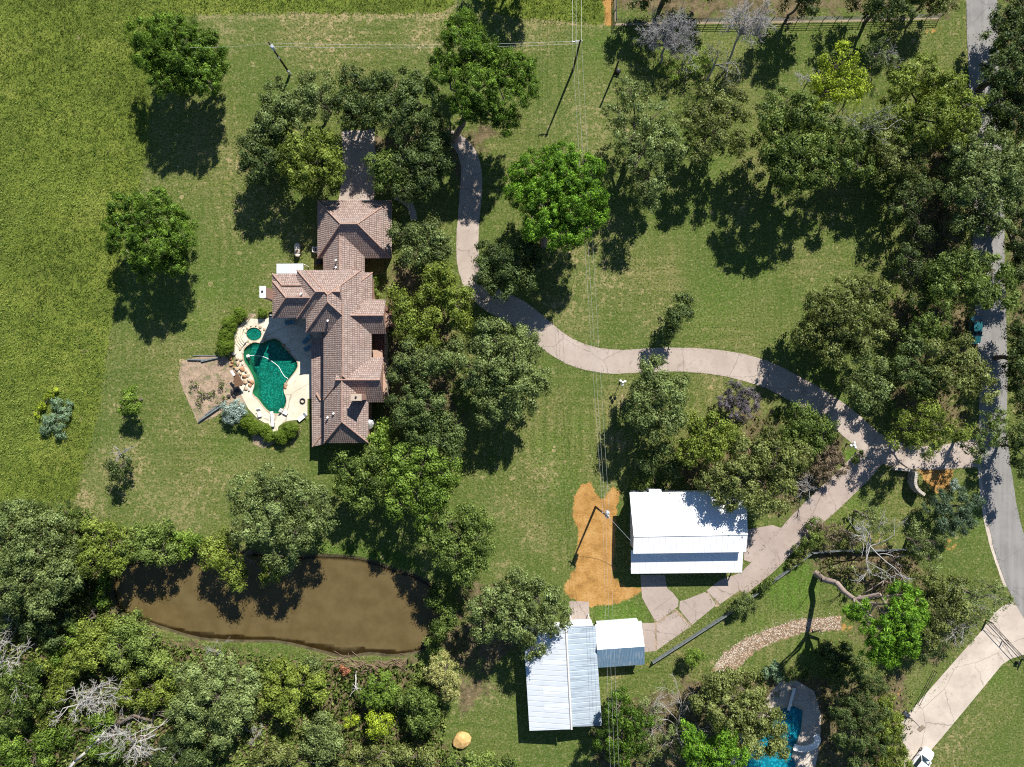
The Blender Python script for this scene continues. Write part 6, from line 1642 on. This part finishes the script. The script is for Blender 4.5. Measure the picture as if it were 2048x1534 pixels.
# ------------------------------------------------------------------ neighbour pool fittings
sl_ = thing('pool_slide', 'curved white water slide at the edge of the blue neighbour pool', 'slide', W(1618, 1494))
cl = catmull([W(1631, 1470, 2.3), W(1634, 1480, 2.2), W(1628, 1490, 1.8), W(1612, 1496, 1.2), W(1598, 1496, .7), W(1588, 1493, .45)], 5)
chn = MB(); vs = []
for i, p in enumerate(cl):
    a = np.array(cl[max(i - 1, 0)]); b2 = np.array(cl[min(i + 1, len(cl) - 1)]); tt = b2 - a; tt[2] = 0; tt /= np.linalg.norm(tt)
    nr = np.array([-tt[1], tt[0], 0]); p = np.array(p)
    for w, dz in ((-.52, .24), (-.46, .02), (-.12, -.08), (.12, -.08), (.46, .02), (.52, .24)): vs.append(tuple(p + nr * w + np.array([0, 0, dz])))
chn.add(vs, [(6 * i + j, 6 * i + j + 1, 6 * i + 7 + j, 6 * i + 6 + j) for i in range(len(cl) - 1) for j in range(5)])
chn.build('chute', M['white'], sl_, True)
ld = MB(); tp = V(1631, 1470, 2.3); ft = V(1632, 1456, 0)
for s_ in (-.28, .28):
    ld.tube(ft + Vector((s_, 0, 0)), tp + Vector((s_, .1, .5)), .03, .03, 6)
for k in range(1, 7):
    q = ft.lerp(tp, k / 7); ld.tube(q + Vector((-.28, 0, 0)), q + Vector((.28, 0, 0)), .025, .025, 6)
ld.build('ladder', M['grey_metal'], sl_)
lg = MB()
for px, py, z in ((1634, 1482, 2.0), (1606, 1497, .9)):
    q = V(px, py, z); lg.tube((q.x, q.y, 0), q, .04, .04, 6)
lg.build('leg', M['grey_metal'], sl_)
db = thing('diving_board', 'long white diving board at the head of the blue neighbour pool', 'diving board', W(1583, 1398))
a, b2 = V(1589, 1376, .55), V(1577, 1421, .62); d_ = b2 - a; m_ = (a + b2) / 2
MB().box(tuple(m_), (d_.length, .46, .07), math.atan2(d_.y, d_.x), 0, .015).build('board', M['white'], db)
for k in (.08, .45):
    q = a.lerp(b2, k); MB().box((q.x, q.y, .26), (.5, .5, .5), math.atan2(d_.y, d_.x), 0, .04).build('stand', M['grey_metal'], db)
# ------------------------------------------------------------------ green pool surroundings
db = thing('diving_board', 'short white diving board at the south end of the green pool', 'diving board', W(544, 842))
a, b2 = V(546, 853, .5), V(543.2, 823, .55); d_ = b2 - a; m_ = (a + b2) / 2
MB().box(tuple(m_), (d_.length, .48, .07), math.atan2(d_.y, d_.x), 0, .015).build('board', M['white'], db)
for k in (.12, .6):
    q = a.lerp(b2, k); MB().box((q.x, q.y, .24), (.5, .4, .46), math.atan2(d_.y, d_.x), 0, .04).build('stand', M['dark_metal'] if k < .2 else M['white'], db)
def lounge(label, px, py, ang, mat, L=1.9):
    x, y, _ = W(px, py); t = thing('sun_lounger', label, 'sun lounger', (x, y, 0.06), 'loungers round the green pool')
    ca, sa = math.cos(ang), math.sin(ang)
    def T(u, v, z): return (x + u * ca - v * sa, y + u * sa + v * ca, z + .06)
    MB().box(T(-.3, 0, .34), (L * .62, .66, .06), ang, 0, .02).build('seat', mat, t)
    MB().add([T(L * .17, -.33, .36), T(L * .17, .33, .36), T(L * .46, .33, .82), T(L * .46, -.33, .82), T(L * .17 + .05, -.33, .31), T(L * .17 + .05, .33, .31), T(L * .46 + .05, .33, .78), T(L * .46 + .05, -.33, .78)], [(0, 1, 2, 3), (7, 6, 5, 4), (0, 4, 5, 1), (1, 5, 6, 2), (2, 6, 7, 3), (3, 7, 4, 0)]).build('backrest', mat, t)
    for u in (-L * .42, L * .2):
        for v in (-.28, .28): MB().tube(T(u, v, 0), T(u, v, .33), .03, .03, 6).build('leg', M['grey_metal'], t)
M['teal_fab'] = plain('teal_sling', (0.10, 0.22, 0.27), 0.8)
M['dark_fab'] = plain('dark_sling', (0.10, 0.095, 0.09), 0.8)
lounge('teal sling lounger in the shade against the long veranda', 615, 679, math.radians(45), M['teal_fab'])
lounge('second teal lounger close to the veranda posts', 619, 695, math.radians(30), M['teal_fab'])
lounge('bluish lounger in the shade under the west wing eave', 582, 645, math.radians(5), M['teal_fab'])
lounge('white folded lounger at the bottom right corner of the sunny deck', 606, 834, math.radians(40), M['white'])
lounge('white seat on the sunny deck right of the diving board', 569, 823, math.radians(150), M['white'], 1.3)
lounge('white seat on the sunny deck left of the diving board', 520, 825, math.radians(100), M['white'], 1.3)
x, y, _ = W(605.5, 802)
ring = thing('swim_ring', 'black and tan rubber swim ring lying on the sunny deck', 'swim ring', (x, y, .06))
pts = [Vector((x + .38 * math.cos(a), y + .38 * math.sin(a), .16)) for a in np.linspace(0, 2 * math.pi, 21)]
MB().path(pts, .11, 8).build('tube', M['dark_metal'], ring, True)
hs = catmull([(340 + u / 5.11, 600 + v / 5.11) for u, v in [(800, 568), (860, 570), (920, 572), (980, 590), (1030, 620), (1080, 655), (1115, 690), (1140, 735), (1170, 780), (1200, 800), (1205, 812)]], 4)
hz = [Vector(W(px, py, 0.0)) + Vector((0, 0, -.02)) for px, py in hs]
hose = MB().path(hz, .05, 6).build('pool_hose', M['white']); tag(hose, 'white floating cleaner hose snaking across the green pool', 'hose')
x, y, _ = W(496, 712)
ck = thing('pool_cleaner', 'white pool cleaner head at the left end of the floating hose', 'pool cleaner', (x, y, -.05))
MB().box((x, y, .02), (.5, .45, .2), .3, 0, .05).build('body', M['white'], ck); MB().box((x + .2, y - .5, .0), (.35, .5, .14), .3, 0, .04).build('float', M['dark_metal'], ck)

# rocks
def rockmat(name, c0, c1):
    g = G(name); n = g.noise(1.6, 6, .68)
    return g.pbr(g.ramp(n, [(.32, c0), (.66, c1)]), .92, g.bump(g.noise(4, 5, .7), .7, .08), 0, .15)
RK = [rockmat('rust_rock', (.27, .13, .065), (.50, .29, .165)), rockmat('tan_rock', (.36, .27, .18), (.54, .42, .30)), rockmat('pale_rock', (.50, .43, .34), (.70, .62, .52))]
def rock(name, label, px, py, r, mat, group, seed, z=0, flat=.65, cat='rock'):
    rg_ = np.random.default_rng(seed); bm = bmesh.new()
    bmesh.ops.create_icosphere(bm, subdivisions=2, radius=1)
    ph = rg_.uniform(0, 6, 6); sc = rg_.uniform(.7, 1.25, 3); rot = rg_.uniform(0, 6.28)
    planes = [(unit(rg_.normal(size=(1, 3)))[0], rg_.uniform(.55, .85)) for _ in range(6)]
    for v in bm.verts:
        p = np.array(v.co)
        for nn, dd in planes:
            t_ = p @ nn - dd
            if t_ > 0: p = p - nn * t_ * .9
        p = p * sc * r; p[2] *= flat
        c, s_ = math.cos(rot), math.sin(rot)
        v.co = (p[0] * c - p[1] * s_, p[0] * s_ + p[1] * c, p[2])
    me = bpy.data.meshes.new(name); bm.to_mesh(me); bm.free()
    o = link_mesh(name, me, mat); x, y, _ = W(px, py); o.location = (x, y, z + r * flat * .45)
    return tag(o, label, cat, group)
def Z3(u, v): return (340 + u / 5.11, 600 + v / 5.11)
ri = 0
for u, v, r, m, in [(655, 545, .42, 2), (625, 600, .34, 0), (640, 635, .32, 0), (628, 665, .28, 0), (690, 600, .36, 1), (730, 610, .32, 1), (700, 650, .45, 1), (745, 650, .30, 2), (690, 700, .36, 1), (740, 705, .42, 0), (780, 730, .36, 1), (720, 750, .34, 1), (765, 780, .44, 0), (800, 770, .30, 1), (815, 820, .42, 1), (770, 830, .45, 1), (840, 840, .40, 0), (820, 870, .36, 0), (780, 905, .34, 1), (815, 915, .30, 2), (735, 860, .30, 0), (620, 575, .24, 0), (660, 690, .24, 0), (735, 470, .26, 2), (720, 500, .26, 1), (745, 540, .24, 2), (850, 845, .28, 0)]:
    px, py = Z3(u, v); ri += 1
    rock('boulder', 'jagged rust or tan boulder in the rock edge left of the green pool', px, py, r, RK[m], 'boulders left of the green pool', ri, .05)
for k, (u, v, r, m) in enumerate([(925, 275, .24, 1), (965, 300, .22, 1), (985, 350, .25, 2), (965, 400, .30, 1), (940, 425, .24, 2), (880, 265, .22, 1), (830, 262, .22, 2), (790, 290, .22, 1), (775, 330, .2, 2), (800, 420, .24, 1), (830, 440, .22, 1)]):
    px, py = Z3(u, v)
    rock('boulder', 'small tan stone in the ring round the hot tub', px, py, r, RK[m], 'stones round the hot tub', 60 + k, .06)
for k, (u, v, r, m) in enumerate([(1165, 465, .26, 0), (1195, 500, .26, 1), (1220, 530, .22, 0)]):
    px, py = Z3(u, v); rock('boulder', 'small stone on the shaded right rim of the green pool', px, py, r, RK[m], 'stones on the right rim of the pool', 80 + k, .08)
for k, (u, v, r, m) in enumerate([(1188, 860, .28, 1), (1180, 890, .30, 0), (1195, 830, .22, 1)]):
    px, py = Z3(u, v); rock('boulder', 'orange-tan stone on the sunny right rim of the pool', px, py, r, RK[m], 'stones on the sunny rim of the pool', 90 + k, .08)
# hot tub steps
hst = MB()
for k in range(4):
    aa = [math.radians(a) for a in range(150, 232, 10)]
    r0, r1 = 1.75 + .42 * k, 2.10 + .42 * k
    c = V(508, 668)
    hst.prism([(c.x + r0 * math.cos(a), c.y + r0 * math.sin(a) * .95) for a in aa] + [(c.x + r1 * math.cos(a), c.y + r1 * math.sin(a) * .95) for a in aa[::-1]], .02, .50 - .11 * k)
hst.build('curved_step', M['deck'], spa)
# weathered playhouse roof / rock grotto cover with near-black rocks below it
gz = thing('grotto_shelter', 'small brown wooden shelter on posts behind the pool boulders', 'shelter', W(470, 755))
roof_obj([[W(466, 744, 1.9), W(476, 748, 1.9), W(488, 768, 1.6), W(469, 775, 1.6)]], gz, 'roof', M['wood'], (), .08)
for px, py in ((467, 745), (476, 749), (486, 767), (470, 773)):
    q = V(px, py, 1.6); MB().tube((q.x, q.y, 0), (q.x, q.y, 1.6), .05, .05, 6).build('post', M['wood'], gz)
MB().box((*W(466, 746, 1.9)[:2], 1.98), (.35, 1.0, .12), .6).build('ridge_board', M['white'], gz)
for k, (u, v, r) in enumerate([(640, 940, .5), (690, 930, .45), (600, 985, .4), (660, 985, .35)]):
    px, py = Z3(u, v); rock('dark_rock', 'near-black rock in the gap below the wooden shelter', px, py, r, plain('near_black_rock', (.035, .03, .035), .5) if k == 0 else bpy.data.materials['near_black_rock'], 'dark rocks below the shelter', 120 + k)
# retaining timbers
def timber(label, a, b, w=.22, h=.3, mat='board'):
    a, b = V(*a), V(*b); d = b - a; m = (a + b) / 2
    o = MB().box((m.x, m.y, h / 2), (d.length, w, h), math.atan2(d.y, d.x), 0, .02).build('timber', M[mat])
    return tag(o, label, 'timber', 'retaining timbers of the mulched bed')
timber('grey timber at the upper left of the mulched bed', (376, 719), (412, 720))
timber('grey timber leaning across the top edge of the mulched bed', (403, 723), (442, 714))
timber('thin weathered timber above the mulched bed', (386, 711), (432, 711), .14, .15)
timber('long grey timber along the lower edge of the mulched bed', (399, 842), (443, 812), .3, .45)
timber('short timber stacked inside the long lower timber', (412, 830), (438, 811), .2, .55)
# sandy mound
rk = rock('sand_mound', 'large rounded sandy orange mound near the bottom edge', 922, 1478, 2.0, rockmat('orange_sandstone', (.46, .28, .10), (.60, .40, .17)), None, 444, -.1, .55, 'mound')
# brush pile on the bank and fallen logs
bp = MB(); rg_ = np.random.default_rng(5)
for i in range(90):
    px = rg_.uniform(675, 815); py = 1320 + 12 * math.sin((px - 675) / 45) + rg_.normal(0, 7); a = rg_.normal(0.0, .5); L = rg_.uniform(.8, 3.2)
    p = V(px, py, 0) + Vector((0, 0, rg_.uniform(.05, .45))); d = Vector((math.cos(a), math.sin(a), rg_.normal(0, .08))) * L / 2
    bp.tube(p - d, p + d, rg_.uniform(.02, .055), rg_.uniform(.012, .03), 5)
tag(bp.build('brush_pile', bark('brush_bark', (.25, .165, .125), .4)), 'long pile of reddish cut branches on the south pond bank', 'brush pile')
def log(name, label, pts, r0, r1, matk):
    P = [V(*p) for p in pts]; n = len(P) - 1
    t = thing(name, label, 'log', tuple(P[0]))
    mb = MB()
    for i in range(n): mb.tube(P[i], P[i + 1], r0 + (r1 - r0) * i / n, r0 + (r1 - r0) * (i + 1) / n, 9)
    mb.build('trunk', BARK[matk], t, True)
    st_ = MB()
    for i in range(1, n):
        a = rnd.uniform(0, 6.28); st_.tube(P[i], P[i] + Vector((math.cos(a) * .8, math.sin(a) * .8, .5)), .06, .02, 6)
    st_.build('branch_stub', BARK[matk], t)
log('fallen_log', 'pale bare leaning trunk in the bottom left thicket', [(128, 1550, 1.2), (150, 1522, 1.8), (172, 1504, 2.4), (186, 1490, 3.0), (200, 1476, 3.6), (209, 1464, 4.0)], .24, .16, 'dead')
log('fallen_branch', 'pale forked broken limb hanging from the leaning lime pine', [(1708, 1196, 7.5), (1722, 1190, 8.6), (1745, 1176, 10), (1768, 1161, 11), (1776, 1164, 11.4)], .11, .05, 'pine')

# ------------------------------------------------------------------ ground cover one cannot count
def tufts(name, polys, dens, l0, l1, matk, seed, avoid=(), per=3, asp=0.28, tilt=.8, edge=.35):
    rg_ = np.random.default_rng(seed); out = []
    for poly in polys:
        xs_ = [W(*p)[0] for p in poly]; ys_2 = [W(*p)[1] for p in poly]
        x0, x1, y0, y1 = max(min(xs_), -90), min(max(xs_), 90), max(min(ys_2), -69), min(max(ys_2), 69)
        n = int((x1 - x0) * (y1 - y0) * dens)
        X = rg_.uniform(x0, x1, n); Y = rg_.uniform(y0, y1, n)
        ok = sdist(poly, X, Y) > rg_.normal(0, edge, n)
        for av in avoid: ok &= sdist(av, X, Y) < -.3
        out.append(np.stack([X[ok], Y[ok]], 1))
    Pt = np.vstack(out)
    # clumpy: thin with a pseudo-noise
    f = np.sin(Pt[:, 0] * 1.7 + 2 * np.sin(Pt[:, 1] * .9)) * np.sin(Pt[:, 1] * 2.1 + 2 * np.sin(Pt[:, 0] * .7))
    Pt = Pt[rg_.uniform(size=len(Pt)) < .62 + .38 * f]
    n = len(Pt); idx = np.repeat(np.arange(n), per); m = n * per
    ln = rg_.uniform(l0, l1, m)
    a = rg_.uniform(0, 6.28, m); tl = rg_.uniform(.25, 1.0, m) * tilt
    d = np.stack([np.cos(a) * np.sin(tl), np.sin(a) * np.sin(tl), np.cos(tl)], 1)
    base = np.stack([Pt[idx, 0], Pt[idx, 1], np.zeros(m)], 1) + rg_.normal(size=(m, 3)) * np.array([.12, .12, 0])
    sd = unit(np.cross(d, rg_.normal(size=(m, 3)))) * (ln * asp / 2)[:, None]
    tip = base + d * ln[:, None]; mid = base + d * ln[:, None] * .6 - np.array([0, 0, .02])
    v = np.stack([base - sd * .6, mid - sd, tip, mid + sd], 1).reshape(-1, 3)
    q = np.arange(m * 4).reshape(-1, 4)
    u_ = Pt[:, 0] * .8 + Pt[:, 1] * .6; w_ = -Pt[:, 0] * .6 + Pt[:, 1] * .8
    lf = .16 * np.sin(u_ * .13 + 2.2 * np.sin(w_ * .09)) + .13 * np.sin(w_ * .31 + 1.7 * np.sin(u_ * .17)) + .10 * np.sin(u_ * .7 + 2.5 * np.sin(w_ * .5)) + .08 * np.sin(w_ * 1.6 + 2 * np.sin(u_ * 1.1))
    ct = np.clip(.47 + lf + rg_.normal(0, .2, n), 0, 1)
    o = quadmesh(name, v, q, LEAF[matk], None, np.repeat(np.clip(ct[idx] + rg_.normal(0, .17, m), 0, 1), 4))
    return tag(o, kind='stuff')
LEAF['pasture'] = leaf_mat('pasture_grass', (.050, .078, .012), (.128, .168, .026), (.255, .275, .068), .2, .7)
LEAF['strawgrass'] = leaf_mat('dry_grass', (.12, .115, .035), (.24, .20, .09), (.38, .30, .16), .2, .7)
LEAF['brightmix'] = leaf_mat('undergrowth_leaves', (.03, .045, .008), (.10, .125, .024), (.20, .21, .06))
LEAF['verge'] = leaf_mat('verge_grass_blades', (.05, .07, .014), (.12, .14, .04), (.22, .20, .09), .2, .7)
LEAF['lushgrass'] = leaf_mat('lush_grass', (.035, .075, .010), (.075, .145, .018), (.130, .210, .035), .2, .7)
tufts('pasture_grass', [FIELD, FIELD2, FIELD3], 24.0, .16, .42, 'pasture', 40, per=3, asp=.24, edge=.9)
tufts('dry_grass', [[(150, 960), (160, 1010), (240, 1060), (400, 1075), (430, 1060), (300, 1040), (200, 1000), (185, 900)], [(358, 750), (366, 722), (452, 715), (480, 790), (440, 830), (398, 845), (374, 800)], [(940, 1370), (1040, 1340), (1040, 1400), (930, 1500), (900, 1450)]], 5.0, .10, .28, 'strawgrass', 41)
tufts('bank_grass', [[(640, 1085), (780, 1098), (835, 1118), (840, 1142), (780, 1132), (640, 1110)], [(330, 1272), (480, 1294), (640, 1312), (680, 1330), (620, 1350), (460, 1325), (340, 1300)]], 9.0, .2, .5, 'lushgrass', 42, avoid=[POND])
tufts('undergrowth', [[(-100, 1010), (60, 1005), (200, 1050), (400, 1080), (240, 1140), (225, 1220), (330, 1290), (420, 1300), (680, 1335), (880, 1320), (890, 1480), (950, 1530), (1040, 1550), (-100, 1600)]], 9.0, .35, .95, 'brightmix', 43, avoid=[POND], asp=.5)
tufts('woodland_weeds', [[(1180, 1470), (1230, 1405), (1370, 1400), (1450, 1360), (1560, 1340), (1560, 1400), (1470, 1600), (1180, 1600)], [(1640, 1340), (1810, 1300), (1830, 1400), (1800, 1560), (1640, 1560)], [(1780, 320), (1930, 280), (1945, 860), (1770, 850), (1760, 660)], [(1350, 840), (1660, 820), (1690, 920), (1560, 1040), (1500, 980), (1350, 970)], [(1620, 1110), (1850, 1105), (1900, 1200), (1740, 1200)], [(2022, -60), (2120, -60), (2120, 930), (2040, 930), (2020, 700)], [(880, 1190), (940, 1180), (940, 1320), (890, 1330)]], 3.2, .25, .6, 'olive', 44, asp=.5)
tufts('driveway_weeds', [[(1340, 1222), (1350, 1216), (1384, 1250), (1376, 1256)], [(1308, 1240), (1344, 1218), (1350, 1226), (1312, 1250)], [(1412, 1184), (1420, 1184), (1440, 1212), (1430, 1214)], [(1306, 1246), (1314, 1246), (1316, 1302), (1310, 1302)], [(1318, 1292), (1446, 1206), (1560, 1120), (1566, 1128), (1450, 1218), (1322, 1304)]], 14.0, .1, .3, 'strawgrass', 45)
def strip(pts, off, w):
    c = catmull(pts, 4); L, R2 = [], []
    for i, p in enumerate(c):
        a = np.array(c[max(i - 1, 0)][:2]); b_ = np.array(c[min(i + 1, len(c) - 1)][:2]); t_ = (b_ - a) / (np.linalg.norm(b_ - a) + 1e-9)
        n_ = np.array([-t_[1], t_[0]]); q = np.array(p[:2])
        L.append(tuple(q + n_ * (off - w))); R2.append(tuple(q + n_ * (off + w)))
    return L + R2[::-1]
D1 = [(1790, 908), (1745, 889), (1715, 862), (1680, 833), (1640, 806), (1590, 778), (1540, 752), (1480, 733), (1420, 723), (1350, 719), (1290, 721), (1220, 723), (1160, 711), (1118, 690), (1085, 664), (1060, 644), (1030, 622), (985, 600), (955, 572), (938, 530), (935, 480), (938, 430), (942, 380)]
D2 = [(1695, 962), (1655, 1000), (1610, 1042), (1570, 1085), (1535, 1123), (1500, 1156)]
RD = [(1963, 0), (1966, 100), (1972, 250), (1977, 400), (1977, 500), (1980, 600), (1985, 700), (1986, 800), (1992, 950), (2000, 1000), (2012, 1060), (2030, 1120)]
tufts('verge_grass', [strip(D1, 25, 2.2), strip(D1, -25, 2.2), strip(D2, 27, 2.5), strip(D2, -27, 2.5), strip(RD, 31, 3), strip(RD, -31, 3), strip([(1930, 1312), (1802, 1458)], 0, 2), strip([(2004, 1333), (1878, 1492)], 0, 2)], 16.0, .08, .24, 'verge', 46, edge=.12)
# pale stones of the gravel path
rg_ = np.random.default_rng(77); pv_, pq_ = [], []
path = catmull([(1435, 1340), (1452, 1318), (1485, 1292), (1540, 1268), (1600, 1250), (1670, 1246)], 30)
ico = bmesh.new(); bmesh.ops.create_icosphere(ico, subdivisions=1, radius=1); iv = np.array([v.co[:] for v in ico.verts]); itr = np.array([[l.index for l in f.verts] for f in ico.faces]); ico.free()
allv, allf, nn_ = [], [], 0
for i in range(1000):
    p = path[rg_.integers(len(path))]; x, y, _ = W(p[0] + rg_.normal(0, 6), p[1] + rg_.normal(0, 8)); s_ = rg_.uniform(.03, .10)
    allv.append(iv * s_ * rg_.uniform(.6, 1.2, 3) * np.array([1, 1, .6]) + np.array([x, y, s_ * .3])); allf.append(itr + nn_); nn_ += len(iv)
tag(quadmesh('gravel', np.vstack(allv), np.vstack(allf), RK[2]), kind='stuff')
